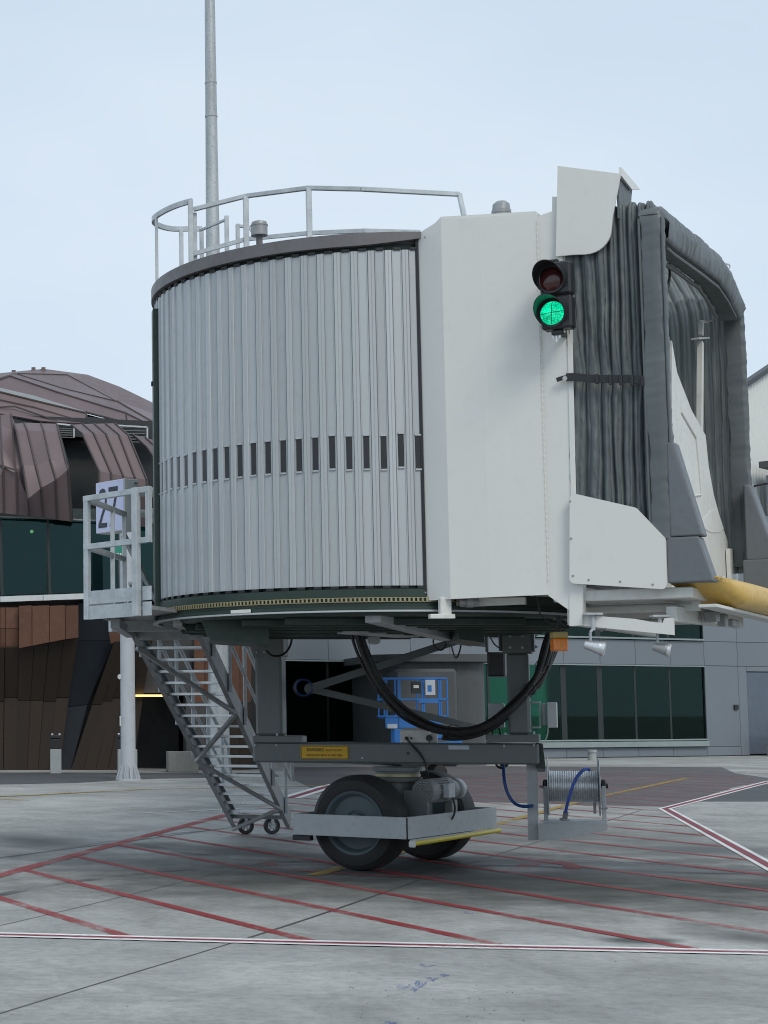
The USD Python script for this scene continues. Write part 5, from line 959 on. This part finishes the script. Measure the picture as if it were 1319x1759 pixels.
part(ex, 'panel', bx(*(lambda a, b: (a[0], b[0], 48.2, 48.23, b[2], a[2]))(D(196, 931, 48.2), D(214, 961, 48.2)), 0.003), 'exitgreen')
part(ex, 'stripe', cat(bx(*(lambda a, b: (a[0], b[0], 48.185, 48.198, b[2], a[2]))(D(196, 958.5, 48.2), D(214, 960.5, 48.2)), 0), bx(*(lambda a, b: (a[0], b[0], 48.185, 48.198, b[2], a[2]))(D(196, 931.5, 48.2), D(214, 933, 48.2)), 0), *[bx(*(lambda a, b: (a[0], b[0], 48.185, 48.198, b[2], a[2]))(D(198 + k * 4, 950, 48.2), D(200.5 + k * 4, 954, 48.2)), 0) for k in range(4)]), 'white2', smooth=False)

# ------------------------------------------------------------------ left building: folded copper sheets over a band of green glass
lb = thing('copper_terminal', 'terminal building clad in folded brown copper sheets above a band of dark green glass', 'building', V(-2, 57, 0))
def L3(x, y, Yd): return D(x, y, Yd)
def sheet(pts, material='copper', name='copper_sheet', t=0.05):
    P = [L3(*p) for p in pts]
    if len(P) != 4: return part(lb, name, slab(P, t), material, smooth=False)
    n = 5; f = np.linspace(0, 1, n)[:, None, None]; g = np.linspace(0, 1, n)[None, :, None]; A, B_, C_, E_ = P
    S_ = (A * (1 - g) + B_ * g) * (1 - f) + (E_ * (1 - g) + C_ * g) * f; nn_ = unit(np.cross(B_ - A, E_ - A)); nn_ = nn_ if np.dot(nn_, EYEP - A) > 0 else -nn_
    rim_ = [S_[0, i] for i in range(n)] + [S_[i, -1] for i in range(1, n)] + [S_[-1, i] for i in range(n - 2, -1, -1)] + [S_[i, 0] for i in range(n - 2, -1, -1)]
    rr_ = np.array([[q, q - nn_ * t] for q in rim_]); return part(lb, name, cat(grid(S_), grid(S_ - nn_ * t), grid(rr_)), material, smooth=35)
def seam(pts, parent, r=0.028, m='seam'):
    P = [L3(*p) for p in pts]; P = [p - unit(p - EYEP) * 0.03 for p in P]
    part(parent, 'standing_seam', cat(*[bar(a, b, 0.05, 0.05) for a, b in zip(P[:-1], P[1:])]), m, smooth=False)
# dark inner shell that everything hangs on
part(lb, 'inner_wall', slab([L3(-600, 800, 59.0), L3(-260, 768, 59.0), L3(0, 708, 59.0), L3(72, 722, 59.0), L3(150, 716, 59.3), L3(218, 722, 59.3), L3(270, 740, 59.3), L3(345, 775, 59.3), L3(345, 1082, 59.3), L3(-600, 1082, 59.0)], 4.0), 'recess', smooth=False)
part(lb, 'inner_wall', bx(-16, 7.5, 60.2, 74, 0.0, 5.0, 0), 'recess', smooth=False)
# folded roof, as ribbons running down to the right
def ribbon(top, bot, m='copper', n=1, seams=True):
    """sheets between two polylines with the same number of points."""
    for i in range(len(top) - 1):
        p = sheet([top[i], top[i + 1], bot[i + 1], bot[i]], m)
        if seams and i == 0: seam(bot, p)
ridge = [(-260, 700, 62), (-120, 668, 63), (0, 641, 64), (75, 633.5, 64.5), (150, 643.5, 65), (205, 664, 65), (265, 693, 64.5), (330, 730, 64)]
r1 = [(-260, 712, 61.4), (-120, 681, 62.2), (0, 650, 62.8), (25, 642, 63), (115, 644, 63.8), (200, 690, 63.4), (268, 714, 63), (330, 745, 62.6)]
ribbon(ridge, r1)
r2 = [(-260, 720, 60.8), (-120, 690, 61.5), (0, 656, 61.8), (30, 643, 62.3), (110, 668, 62), (200, 689.5, 61.6), (268, 729, 61.2), (330, 760, 60.8)]
ribbon(r1, r2)
r3 = [(-260, 735, 60.2), (-120, 700, 60.8), (0, 652, 61), (17, 646, 61.4), (100, 674, 60.8), (215, 709, 60.4), (268, 735, 60.1), (330, 768, 60)]
ribbon(r2, r3)
r4 = [(-260, 740, 60), (-120, 712, 60.2), (0, 668, 60.4), (60, 684, 60.2), (140, 706, 60), (218, 726, 59.9), (270, 742, 59.8), (330, 775, 59.7)]
ribbon(r3, r4)
w1 = [(-260, 745, 59.7), (-120, 714, 59.8), (0, 666, 60), (60, 680, 59.8), (147, 707, 59.5)]; w1b = [(-260, 750, 59.2), (-120, 722, 59.2), (0, 673, 59.3), (60, 688, 59.2), (147, 709, 59.2)]
ribbon(w1, w1b, 'louvre')
w2 = [(-260, 765, 59.2), (-120, 735, 59.2), (0, 687, 59.1), (60, 700, 59.0), (147, 726, 58.9)]
ribbon(w1b, w2)
w3 = [(-260, 772, 58.6), (-120, 742, 58.6), (0, 710, 58.5), (72, 723, 58.4), (140, 727, 58.4)]
ribbon(w2, w3, seams=False); seam([(0, 699.5, 58.7), (25, 698, 58.7), (100, 724, 58.5)], lb)
part(lb, 'roof_cap', cat(*[bx(*(lambda a, b: (a[0], b[0], 64.2, 64.8, b[2] - 0.3, a[2]))(L3(x, y, 64.3), L3(x + w, y + 4, 64.3))) for x, y, w in ((20, 636.5, 7), (54, 631.5, 7), (71, 631.5, 7))]), 'copper')
for (x0, y0, x1, y1) in ((148, 706, 150, 725), (216, 709, 218, 726)): seam([(x0, y0, 58.8), (x1, y1, 58.8)], lb)
part(lb, 'recess_head', slab([L3(70, 694, 60.3), L3(150, 712, 60.3), L3(218, 729, 60.2), L3(290, 768, 60.2), L3(70, 760, 60.3)], 0.1), 'recess', smooth=False)
# louvres in the recess behind the petals
for (x0, x1, y0, y1) in ((99, 126, 730, 752), (205, 252, 733, 760)):
    lv = part(lb, 'louvre_frame', cat(bar(L3(x0 - 2, y0 - 2, 58.2), L3(x1 + 2, y0 + 1, 58.2), 0.05, 0.05), bar(L3(x1 + 1, y0, 58.2), L3(x1 + 1, y1, 58.2), 0.05, 0.05, Y_)), 'whitesill', smooth=False)
    for k in range(6):
        f = k / 5.; part(lv, 'louvre_blade', bar(L3(x0, y0 + 2 + f * (y1 - y0 - 3), 58.3), L3(x1, y0 + 3 + f * (y1 - y0 - 3), 58.3), 0.10, 0.025), 'louvre', smooth=False)
part(lb, 'recess_head', slab([L3(-260, 775, 58.55), L3(0, 712, 58.55), L3(280, 724, 58.55), L3(280, 760, 58.55), L3(0, 742, 58.55), L3(-260, 800, 58.55)], 0.1), 'recess', smooth=False)
# petals: (columns of x at top, kink, belly, low crease, bottom)
def petal(cols, ys, Ys, materials=('copper',) * 6, crease=None):
    """cols: list of seam polylines, each a list of x at the heights ys."""
    for c0_, c1_ in zip(cols[:-1], cols[1:]):
        for i in range(len(ys) - 1):
            q = [(c0_[i][0], c0_[i][1], Ys[i]), (c1_[i][0], c1_[i][1], Ys[i]), (c1_[i + 1][0], c1_[i + 1][1], Ys[i + 1]), (c0_[i + 1][0], c0_[i + 1][1], Ys[i + 1])]
            p = sheet(q)
        seam([(c0_[i][0], c0_[i][1], Ys[i]) for i in range(len(ys))], p, 0.02)
    seam([(cols[-1][i][0], cols[-1][i][1], Ys[i]) for i in range(len(ys))], p, 0.02)
# first petal, lower crease slanting up to the right
P1 = [[(24, 728), (28, 740), (39, 800), (48, 857), (50, 886)], [(41, 726), (47, 740), (61, 800), (71, 838), (75, 889)], [(70, 727), (75, 740), (86, 790), (96, 824), (99, 893)], [(97.5, 728), (101, 742), (114, 797), (117.5, 806), (123.5, 896)]]
petal(P1, range(5), [57.2, 56.6, 55.6, 55.3, 55.9])
P0 = [[(-130, 745), (-128, 760), (-124, 790), (-120, 840), (-118, 880)], [(-62, 728), (-60, 745), (-52, 785), (-44, 830), (-42, 880)], [(-28, 716), (-27, 735), (-20, 790), (-14, 845), (-12, 880)], [(0, 713), (0.5, 730), (3, 770), (6, 805), (7.5, 882)], [(19, 711), (22, 740), (26, 800), (28.5, 812), (30, 884)], [(26, 728), (30, 742), (39, 800), (48, 857), (50, 886)]]
petal(P0, range(5), [57.6, 57.0, 55.9, 55.7, 56.0])
seam([(0, 799, 55.75), (28, 808, 55.6)], lb)
P2 = [[(122, 729.5), (141, 744.5), (170, 809), (171, 835), (172, 900)], [(142, 728.5), (161, 744.5), (191, 813), (193, 840), (195, 900)], [(162, 728), (182, 745.5), (212, 818), (215, 845), (217, 902)], [(181, 727.5), (204, 746.5), (232, 821), (236, 848), (239, 904)], [(197, 727), (221, 748), (252, 824), (256, 850), (259, 906)]]
petal(P2, range(5), [57.4, 56.5, 55.5, 55.5, 56.0])
P3 = [[(228, 746), (252, 768), (282, 812), (296, 850), (300, 906)], [(250, 752), (275, 775), (305, 822), (316, 860), (320, 908)], [(272, 758), (296, 782), (326, 830), (338, 868), (340, 910)]]
petal(P3, range(5), [57.3, 56.6, 55.7, 55.6, 56.0])
# dark returns between the petals
part(lb, 'recess_return', slab([L3(97.5, 728, 57.3), L3(117, 800, 55.7), L3(124, 896, 56.0), L3(124, 898, 58.6), L3(97.5, 730, 58.6)], 0.04), 'recess', smooth=False)
# glass band, panes divided by dark mullions
xs = [-150, -105, -55, 0, 82, 146, 205, 265, 325]
def band(x, y): return y + 6.0 * (x / 150.0) * (1 if y < 950 else -0.9)
for xa, xb in zip(xs[:-1], xs[1:]):
    pn = part(lb, 'glass_pane', slab([L3(xa + 2, band(xa, 889), 56.6), L3(xb - 2, band(xb, 889), 56.6), L3(xb - 2, band(xb, 1022), 56.6), L3(xa + 2, band(xa, 1022), 56.6)], 0.03), 'glass_blue', smooth=False)
for xa in xs: part(lb, 'mullion', bar(L3(xa, band(xa, 886), 56.62), L3(xa + 4, band(xa, 1023), 56.62), 0.09, 0.08, Y_), 'mullion', smooth=False)
part(lb, 'head_trim', cat(*[bar(L3(a, band(a, 888.5) - 1, 56.2), L3(b, band(b, 888.5) - 1, 56.2), 0.07, 0.045) for a, b in zip(xs[:-1], xs[1:])]), 'louvre', smooth=False)
part(lb, 'room_back', bx(-9, 6.2, 58.2, 58.55, 5.2, 8.4, 0), 'room', smooth=False)
part(lb, 'room_floor', bx(-9, 6.2, 56.7, 58.2, 5.30, 5.42, 0), 'roomdark', smooth=False)
part(lb, 'room_lamp', trimesh.creation.icosphere(2, 0.055).apply_translation(L3(54.5, 913, 57.0)), 'spot')
part(lb, 'room_screen', slab([L3(-2, 976, 57.6), L3(8, 977, 57.6), L3(8, 1016, 57.6), L3(-2, 1016, 57.6)], 0.05), 'blind', smooth=False)
# white sill band, in sections
for xa, xb in ((-150, -70), (-70, 0), (0, 74), (74, 145), (145, 215), (215, 290)):
    part(lb, 'sill_panel', slab([L3(xa + 0.4, band(xa, 1024.5), 56.2), L3(xb - 0.4, band(xb, 1024.5), 56.2), L3(xb - 0.4, band(xb, 1034), 56.2), L3(xa + 0.4, band(xa, 1034), 56.2)], 0.4), 'whitesill', smooth=False)
    part(lb, 'soffit_panel', slab([L3(xa + 0.4, band(xa, 1035), 56.5), L3(xb - 0.4, band(xb, 1035), 56.5), L3(xb - 0.4, band(xb, 1041), 56.9), L3(xa + 0.4, band(xa, 1041), 56.9)], 0.03), 'copper', smooth=False)
# warm copper aprons below
for xa, xb, ya, yb in ((-90, -45, 1098, 1095), (-45, 0, 1095, 1092), (0, 9, 1091, 1091), (9, 32, 1091, 1091)):
    p = sheet([(xa + .5, 1044, 56.2), (xb - .5, 1044, 56.2), (xb - .5, yb - 12, 56.35), (xa + .5, ya - 12, 56.35)], 'copper_warm'); sheet([(xa + .5, ya - 11, 56.36), (xb - .5, yb - 11, 56.36), (xb - .5, yb + 22, 56.6), (xa + .5, ya + 22, 56.6)], 'copper_warm')
for xa, xb, ya, yb in ((32, 55, 1113.5, 1109), (55, 85, 1109, 1103), (85, 112, 1103, 1098), (112, 135, 1098, 1095)):
    sheet([(xa + .5, 1041.5, 56.0), (xb - .5, 1040.5, 56.0), (xb - .5, yb, 56.3), (xa + .5, ya, 56.3)], 'copper_warm')
sheet([(186, 1080, 56.4), (232, 1080, 56.4), (232, 1105, 56.6), (190, 1105, 56.6)], 'copper_warm')
# lower wall: brown sheets leaning back to the ground, with a blue-black fin between them
def lower(x0t, x1t, x0b, x1b, n, yt0, yt1):
    for k in range(n):
        f0, f1 = k / n, (k + 1) / n; g0, g1 = f0 + 0.004, f1 - 0.004
        L = lambda a, b, f: a + (b - a) * f
        ym = 1204 + rng.normal() * 4
        mt0, mt1 = L(x0t, x1t, g0), L(x0t, x1t, g1); mb0, mb1 = L(x0b, x1b, g0), L(x0b, x1b, g1); mm0, mm1 = (mt0 * 0.5 + mb0 * 0.5), (mt1 * 0.5 + mb1 * 0.5)
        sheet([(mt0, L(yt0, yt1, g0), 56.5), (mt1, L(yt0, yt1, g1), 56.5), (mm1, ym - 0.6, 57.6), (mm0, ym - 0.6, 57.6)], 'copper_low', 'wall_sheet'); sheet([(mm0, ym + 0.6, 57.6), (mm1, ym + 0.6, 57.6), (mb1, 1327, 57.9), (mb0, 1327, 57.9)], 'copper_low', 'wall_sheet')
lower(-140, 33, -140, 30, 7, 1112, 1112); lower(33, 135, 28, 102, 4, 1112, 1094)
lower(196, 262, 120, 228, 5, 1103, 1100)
part(lb, 'wall_fin', slab([L3(134, 1036, 56.5), L3(196, 1036, 56.5), L3(196, 1100, 56.9), L3(133, 1100, 56.9)], 0.2), 'fin', smooth=False)
part(lb, 'wall_fin', slab([L3(133, 1101, 56.9), L3(196, 1101, 56.9), L3(150, 1210, 57.8), L3(108, 1215, 57.8)], 0.2), 'fin', smooth=False)
part(lb, 'wall_fin', slab([L3(108, 1216, 57.8), L3(150, 1211, 57.8), L3(120, 1327, 58.0), L3(103, 1327, 58.0)], 0.2), 'fin', smooth=False)
# passage with a yellow strip lamp
part(lb, 'passage', cat(bx(*(lambda a, b: (a[0], b[0], 57.5, 58.0, b[2], a[2]))(L3(228, 1080, 57.5), L3(330, 1190, 57.5)), 0), bx(5.9, 7.2, 57.6, 60, 0, 3.6, 0)), 'soffit', smooth=False)
part(lb, 'strip_light', bx(*(lambda a, b: (a[0], b[0], 57.35, 57.48, b[2], a[2]))(L3(233, 1193, 57.4), L3(283, 1197, 57.4)), 0.005), 'strip')
for (xa, xb) in ((333, 352), (352, 372), (372, 392), (392, 412), (412, 432)):
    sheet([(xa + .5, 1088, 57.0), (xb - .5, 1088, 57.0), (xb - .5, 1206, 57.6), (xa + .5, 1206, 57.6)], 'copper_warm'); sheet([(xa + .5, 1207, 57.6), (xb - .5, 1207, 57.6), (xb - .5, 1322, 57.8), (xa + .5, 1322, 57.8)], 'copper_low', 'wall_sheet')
part(lb, 'inner_wall', bx(5.9, 8.6, 58.6, 66, 0.0, 5.6, 0), 'recess', smooth=False)
g1 = G(290, 1321); part_ = solo('concrete_block', bx(*(lambda a, b: (a[0], b[0], 55.6, 56.4, 0.0, a[2]))(D(289, 1291, 55.6), D(341, 1318, 55.6)), 0.02), 'concrete_block', 'low concrete block in the passage mouth behind the stairs', 'concrete block')
# service pedestals
for i, (x0, x1, yb, lab) in enumerate(((86.5, 105.5, 1329, 'grey service pedestal with black twin lamp head, standing alone before the brown wall'), (203, 236, 1331, 'grey service pedestal half hidden behind the foot of the round column'))):
    q0, q1 = G(x0, yb), G(x1, yb); Yd = q0[1]; zt = D(x0, 1287, Yd)[2]
    pd = thing('service_pedestal', lab, 'pedestal', V((q0[0] + q1[0]) / 2, Yd, 0), 'service pedestals along the terminal wall')
    part(pd, 'plinth', bx(q0[0], q1[0], Yd, Yd + 0.35, 0, zt, 0.015), 'pedestal')
    hx = q0[0] + 0.01 if i == 0 else q0[0] - 0.02
    h = part(pd, 'head', cat(bx(hx, hx + 0.30, Yd + 0.02, Yd + 0.25, zt + 0.002, zt + 0.30, 0.02), bx(hx - 0.01, hx + 0.31, Yd + 0.04, Yd + 0.22, zt + 0.302, zt + 0.42, 0.03)), 'black')
    part(h, 'lamp', cat(*[trimesh.creation.icosphere(2, 0.035).apply_translation([hx + d, Yd + 0.05, zt + 0.44]) for d in (0.05, 0.27)]), 'palegrey')

# ------------------------------------------------------------------ right building: grey panels and green glass
rb = thing('grey_terminal', 'long grey panelled terminal building with wide bands of green glass behind the wheels', 'building', V(20, 72, 0))
RU = unit(V(0.906, 0.423, 0)); RN = V(RU[1], -RU[0], 0); R0 = V(21.5, 72.3, 0)
def Q(k, z, o=0.0): return R0 + RU * k + RN * o + Z_ * z
k0, dk = 1.33, 1.905
def fpanel(ka, kb, z0, z1, o=0.0, m='facade', name='facade_panel', th=0.05, parent=None):
    return part(parent or rb, name, frame_box(Q((ka + kb) / 2, (z0 + z1) / 2, o - th / 2), RU, RN, Z_, kb - ka - 0.018, th, z1 - z0 - 0.018, 0.003), m, smooth=False)
part(rb, 'core', cat(frame_box(Q(-2, 4.28, -2.6), RU, RN, Z_, 40, 5.0, 0.9, 0), frame_box(Q(-2, 8.4, -2.6), RU, RN, Z_, 40, 5, 3.9, 0), frame_box(Q(13.5, 3.2, -2.6), RU, RN, Z_, 9.0, 5, 6.6, 0), frame_box(Q(-2, 0.33, -2.6), RU, RN, Z_, 40, 5, 0.62, 0)), 'facade2', smooth=False)
kk = [k0 + dk * i for i in range(-11, 5)]
for a, b in zip(kk[:-1], kk[1:]):
    fpanel(a, b, 0.02, 0.40); fpanel(a, b, 3.78, 4.80)
    if a > 0 or a < -14: 
        fpanel(a, b, 6.35, 8.3); fpanel(a, b, 8.3, 10.3)
for a, b in ((8.95, 10.86), (10.86, 12.77), (12.77, 14.68), (14.68, 16.6), (16.6, 18.5)):
    fpanel(a, b, 3.78, 4.80); fpanel(a, b, 4.80, 6.35); fpanel(a, b, 6.35, 8.3); fpanel(a, b, 8.3, 10.3)
    if a < 10: fpanel(a, b, 0.02, 0.40); fpanel(a, b, 0.40, 3.78)
    if a > 14: fpanel(a, b, 0.02, 3.78)
fpanel(10.86, 11.35, 0.02, 3.78); fpanel(11.35, 14.68, 3.56, 3.78)
part(rb, 'ledge', frame_box(Q(-5.9, 0.53, 0.05), RU, RN, Z_, 29.6, 0.22, 0.22, 0.01), 'sill')
part(rb, 'ledge', frame_box(Q(-5.9, 0.70, 0.02), RU, RN, Z_, 29.6, 0.12, 0.06, 0.005), 'sill')
part(rb, 'ledge', frame_box(Q(-5.9, 3.745, 0.04), RU, RN, Z_, 29.6, 0.14, 0.05, 0.005), 'sill')
part(rb, 'ledge', frame_box(Q(-5.9, 4.86, 0.04), RU, RN, Z_, 29.6, 0.14, 0.07, 0.005), 'sill')
for a, b in zip(kk[:-1], kk[1:]):
    for z0, z1 in ((0.73, 3.72), (4.90, 6.33)):
        part(rb, 'window_pane', frame_box(Q((a + b) / 2, (z0 + z1) / 2, -0.10), RU, RN, Z_, dk - 0.06, 0.02, z1 - z0, 0), 'glass', smooth=False)
        if (a + 0.01) > k0 - dk * 7: part(rb, 'mullion', frame_box(Q(a, (z0 + z1) / 2, -0.14), RU, RN, Z_, 0.28 if int(round((a - k0) / dk)) in (0, 1) else 0.10, 0.12, z1 - z0, 0), 'mullion', smooth=False)
# rooms behind the glass
for z0, z1 in ((0.64, 3.83), (4.73, 6.45)):
    part(rb, 'room_wall', frame_box(Q(-2, (z0 + z1) / 2, -4.6), RU, RN, Z_, 24, 0.1, z1 - z0, 0), 'room', smooth=False)
    for k in (-14.0, -6.0, 3.6, 6.9, 8.95): part(rb, 'room_wall', frame_box(Q(k, (z0 + z1) / 2, -2.4), RU, RN, Z_, 0.15, 4.3, z1 - z0 - 0.01, 0), 'room', smooth=False)
for a, b, o in ((0.2, k0 - 0.2, -0.35), (k0 + 0.15, k0 + dk - 0.1, -0.35), (k0 + dk + 0.1, k0 + dk + 0.7, -0.35), (-2.2, -0.7, -0.5)):
    part(rb, 'window_blind', frame_box(Q((a + b) / 2, 2.2, o), RU, RN, Z_, b - a, 0.01, 3.0, 0), 'blind', smooth=False)
for k in (3.0, 4.9, 6.6): part(rb, 'ceiling_lamp', frame_box(Q(k, 3.76, -1.5), RU, RN, Z_, 0.8, 0.3, 0.03, 0), 'white2')
# door, wall box and guard rail
dr = part(rb, 'door', frame_box(Q(12.9, 1.80, -0.06), RU, RN, Z_, 3.05, 0.06, 3.45, 0.005), 'door')
part(dr, 'door_window', frame_box(Q(12.85, 2.1, -0.022), RU, RN, Z_, 0.45, 0.012, 1.3, 0), 'mullion', smooth=False)
part(rb, 'wall_box', frame_box(Q(10.62, 2.05, 0.05), RU, RN, Z_, 0.22, 0.09, 0.20, 0.01), 'black')
gr_ = thing('guard_rail', 'grey guard rail on a low concrete kerb beside the door', 'guard rail', Q(13, 0, 1.2))
part(gr_, 'kerb', frame_box(Q(13.3, 0.2, 1.2), RU, RN, Z_, 4.2, 0.4, 0.4, 0.03), 'concrete_block')
for k in (11.35, 13.3, 15.2): part(gr_, 'post', frame_box(Q(k, 1.0, 1.2), RU, RN, Z_, 0.07, 0.07, 1.2, 0.005), 'rail_far')
part(gr_, 'top_rail', frame_box(Q(13.3, 1.63, 1.2), RU, RN, Z_, 4.1, 0.08, 0.06, 0.005), 'rail_far'); part(gr_, 'infill', frame_box(Q(13.3, 0.72, 1.2), RU, RN, Z_, 3.9, 0.02, 0.5, 0), 'lobby')
hyd = G(1017, 1306); hy = thing('hydrant_stub', 'small grey capped pipe stub standing by the foot of the grey facade', 'pipe stub', hyd)
part(hy, 'pipe', lathe([(0, 0.0), (0, 0.16), (0.28, 0.16), (0.28, 0.13), (0.30, 0.13), (0.30, 0.19), (0.40, 0.19), (0.40, 0.0)], hyd * V(1, 1, 0), Z_, 20), 'pedestal')
# lobby block that the tunnel's fixed end stands on
lo = thing('lobby_block', 'dark grey windowless block with rounded corner, projecting behind the blue lift', 'annex', V(14.5, 64, 0))
ya = 62.5
xa, xb = D(664, 1200, ya)[0], D(842, 1200, ya)[0]
ro = sbox(xa, ya, xb, ya + 8).buffer(-0.8).buffer(0.8, 10)
m_ = trimesh.creation.extrude_polygon(ro, 3.55, engine='earcut'); part(lo, 'wall', m_, 'lobby', smooth=30)
xc = D(775, 1200, ya)[0]
part(lo, 'return_wall', bx(xa + 0.1, xc, ya - 0.9, ya + 1, 0.0, 3.3, 0.1), 'lobby')
m_ = trimesh.creation.extrude_polygon(ro.buffer(0.35, 8), 0.26, engine='earcut').apply_translation([0, 0, 3.56]); part(lo, 'roof_edge', m_, 'lobby', smooth=30)
for x in (784, 788): pass
part(lo, 'panel_joint', bx(*(lambda a: (a[0] - 0.012, a[0] + 0.012, ya - 0.006, ya + 0.02, 0.02, 3.5))(D(785, 1200, ya)), 0), 'mullion')
for x in (497, 551, 604, 655): 
    q = D(x, 1141, 66); part(rb, 'lamp_bracket', cyl(V(q[0], q[1], q[2] - 0.2), V(q[0], q[1], q[2] + 0.12), 0.04, 8), 'sill') if False else None
# corrugated shed far right
sh0, sh1 = D(1270, 1200, 96), D(1420, 1200, 104)
shed = thing('corrugated_shed', 'pale corrugated hall with dark roof edge behind the right end of the grey terminal', 'building', V(40, 100, 0))
su = unit((sh1 - sh0) * V(1, 1, 0)); sn = V(su[1], -su[0], 0); Ls = 14.
zl = D(1290, 688, 97)[2]
vs, pr = [], []
for i in range(141):
    s = i * 0.1; o = 0.03 * (1 if (i % 4) in (0, 1) else -1); b_ = sh0 * V(1, 1, 0) + su * s + sn * o; vs.append([b_, b_ + Z_ * (zl + s * 0.42)])
part(shed, 'wall', grid(np.array(vs)), 'corr', smooth=False)
r0_, r1_ = sh0 * V(1, 1, 0) + Z_ * zl, sh0 * V(1, 1, 0) + su * Ls + Z_ * (zl + Ls * 0.42)
part(shed, 'roof_edge', bar(r0_ + sn * 0.1 - su * 0.2, r1_ + sn * 0.1, 0.4, 0.28), 'mullion')
part(shed, 'side_wall', slab([sh0 * V(1, 1, 0), sh0 * V(1, 1, 0) - sn * 10, sh0 * V(1, 1, 0) - sn * 10 + Z_ * zl, sh0 * V(1, 1, 0) + Z_ * zl], 0.1), 'corr', smooth=False)
q = D(1310, 800, 97.5); part(shed, 'canopy', bar(q - su * 0.5 + sn * 0.4, q + su * 4 + sn * 0.4, 0.8, 0.35), 'lobby')
part(shed, 'shed_window', frame_box(q + su * 1.4 + sn * 0.06 - Z_ * 2.2, su, sn, Z_, 2.2, 0.06, 3.4, 0), 'facade', smooth=False)

# ------------------------------------------------------------------ blue scissor lift
YLf = 50.0
def LF(x, y, d=0.): return D(x, y, YLf + d)
lf_ = thing('scissor_lift', 'blue scissor lift with caged platform parked before the dark grey block', 'scissor lift', V(*LF(715, 1300)[:2], 0))
xl, xr = LF(661, 1200)[0], LF(766, 1200)[0]; zt_l, zm_l, zb_l = LF(700, 1165)[2], LF(700, 1201)[2], LF(700, 1232)[2]
DP = 0.85
part(lf_, 'platform_floor', bx(xl, xr, YLf, YLf + DP, zb_l - 0.03, zb_l + 0.0, 0.005), 'bluelift')
tb = LF(700, 1250)[2]
for x0, x1 in ((661, 683), (684, 728), (731, 760)): 
    a0, a1 = LF(x0, 1200)[0], LF(x1, 1200)[0]; part(lf_, 'toe_board', bx(a0, a1, YLf - 0.02, YLf + 0.01, tb if x0 < 700 else tb + 0.1, zb_l, 0.004), 'bluelift')
for x in (660, 664, 684.5, 687, 725, 728, 754, 757, 768):
    a0 = LF(x, 1200)[0]; part(lf_, 'cage_post', bx(a0 - 0.022, a0 + 0.022, YLf - 0.02, YLf + 0.025, zb_l, zt_l, 0.004), 'bluelift')
for x in (661, 690, 728, 766):
    a0 = LF(x, 1200)[0]; part(lf_, 'cage_post', bx(a0 - 0.02, a0 + 0.02, YLf + DP - 0.04, YLf + DP, zb_l, zt_l, 0.004), 'bluelift')
for z in (zt_l, zm_l, zb_l + 0.03):
    for yy_ in (YLf - 0.045, YLf + DP + 0.005): part(lf_, 'cage_rail', bx(xl - 0.02, xr + 0.02, yy_, yy_ + 0.022, z - 0.028, z + 0.02, 0.004), 'bluelift')
    for xx in (xl - 0.045, xr + 0.022): part(lf_, 'cage_rail', bx(xx, xx + 0.022, YLf - 0.02, YLf + DP, z - 0.028, z + 0.02, 0.004), 'bluelift')
part(lf_, 'cage_panel', bx(LF(690, 0)[0], LF(722, 0)[0], YLf - 0.05, YLf - 0.046, zm_l - 0.10, zm_l - 0.0, 0.0), 'bluelift')
part(lf_, 'tool_box', bx(*(lambda a, b: (a[0], b[0], YLf - 0.16, YLf - 0.05, b[2], a[2]))(LF(704.5, 1171), LF(721.5, 1191)), 0.01), 'black')
part(lf_, 'box_label', bx(*(lambda a, b: (a[0], b[0], YLf - 0.166, YLf - 0.161, b[2], a[2]))(LF(708, 1177), LF(717, 1182)), 0), 'white2')
part(lf_, 'notice_board', bx(*(lambda a, b: (a[0], b[0], YLf - 0.09, YLf - 0.055, b[2], a[2]))(LF(729, 1168), LF(746.5, 1194)), 0.004), 'signpaper')
part(lf_, 'notice_mark', bx(*(lambda a, b: (a[0], b[0], YLf - 0.097, YLf - 0.092, b[2], a[2]))(LF(733, 1177), LF(740, 1188)), 0), 'bluelift')
part(lf_, 'sticker', bx(*(lambda a, b: (a[0], b[0], YLf - 0.03, YLf - 0.022, b[2], a[2]))(LF(665, 1243.5), LF(682, 1251)), 0), 'signpaper')
part(lf_, 'chassis', bx(LF(648, 0)[0], LF(770, 0)[0], YLf + 0.02, YLf + 0.8, 0.43, 0.62, 0.02), 'bluelift')
part(lf_, 'battery_box', bx(LF(648, 0)[0], LF(664, 0)[0], YLf - 0.05, YLf + 0.4, 0.62, LF(650, 1252)[2], 0.02), 'bluelift')
for k in range(3):
    z0 = 0.66 + k * 0.20; x0, x1 = LF(668, 0)[0], LF(762, 0)[0]
    part(lf_, 'scissor_arm', bar(V(x0, YLf + 0.15, z0), V(x1, YLf + 0.15, z0 + 0.16), 0.05, 0.09), 'bluelift'); part(lf_, 'scissor_arm', bar(V(x0, YLf + 0.25, z0 + 0.16), V(x1, YLf + 0.25, z0), 0.05, 0.09), 'bluelift')
for x in (664, 722):
    for yy_ in (YLf - 0.02, YLf + 0.72):
        c = V(LF(x, 0)[0], yy_, 0.19); part(lf_, 'wheel', lathe([(-0.06, 0.0), (-0.06, 0.10), (-0.05, 0.19), (0.05, 0.19), (0.06, 0.10), (0.06, 0.0)], c, Y_, 24), 'rubber')
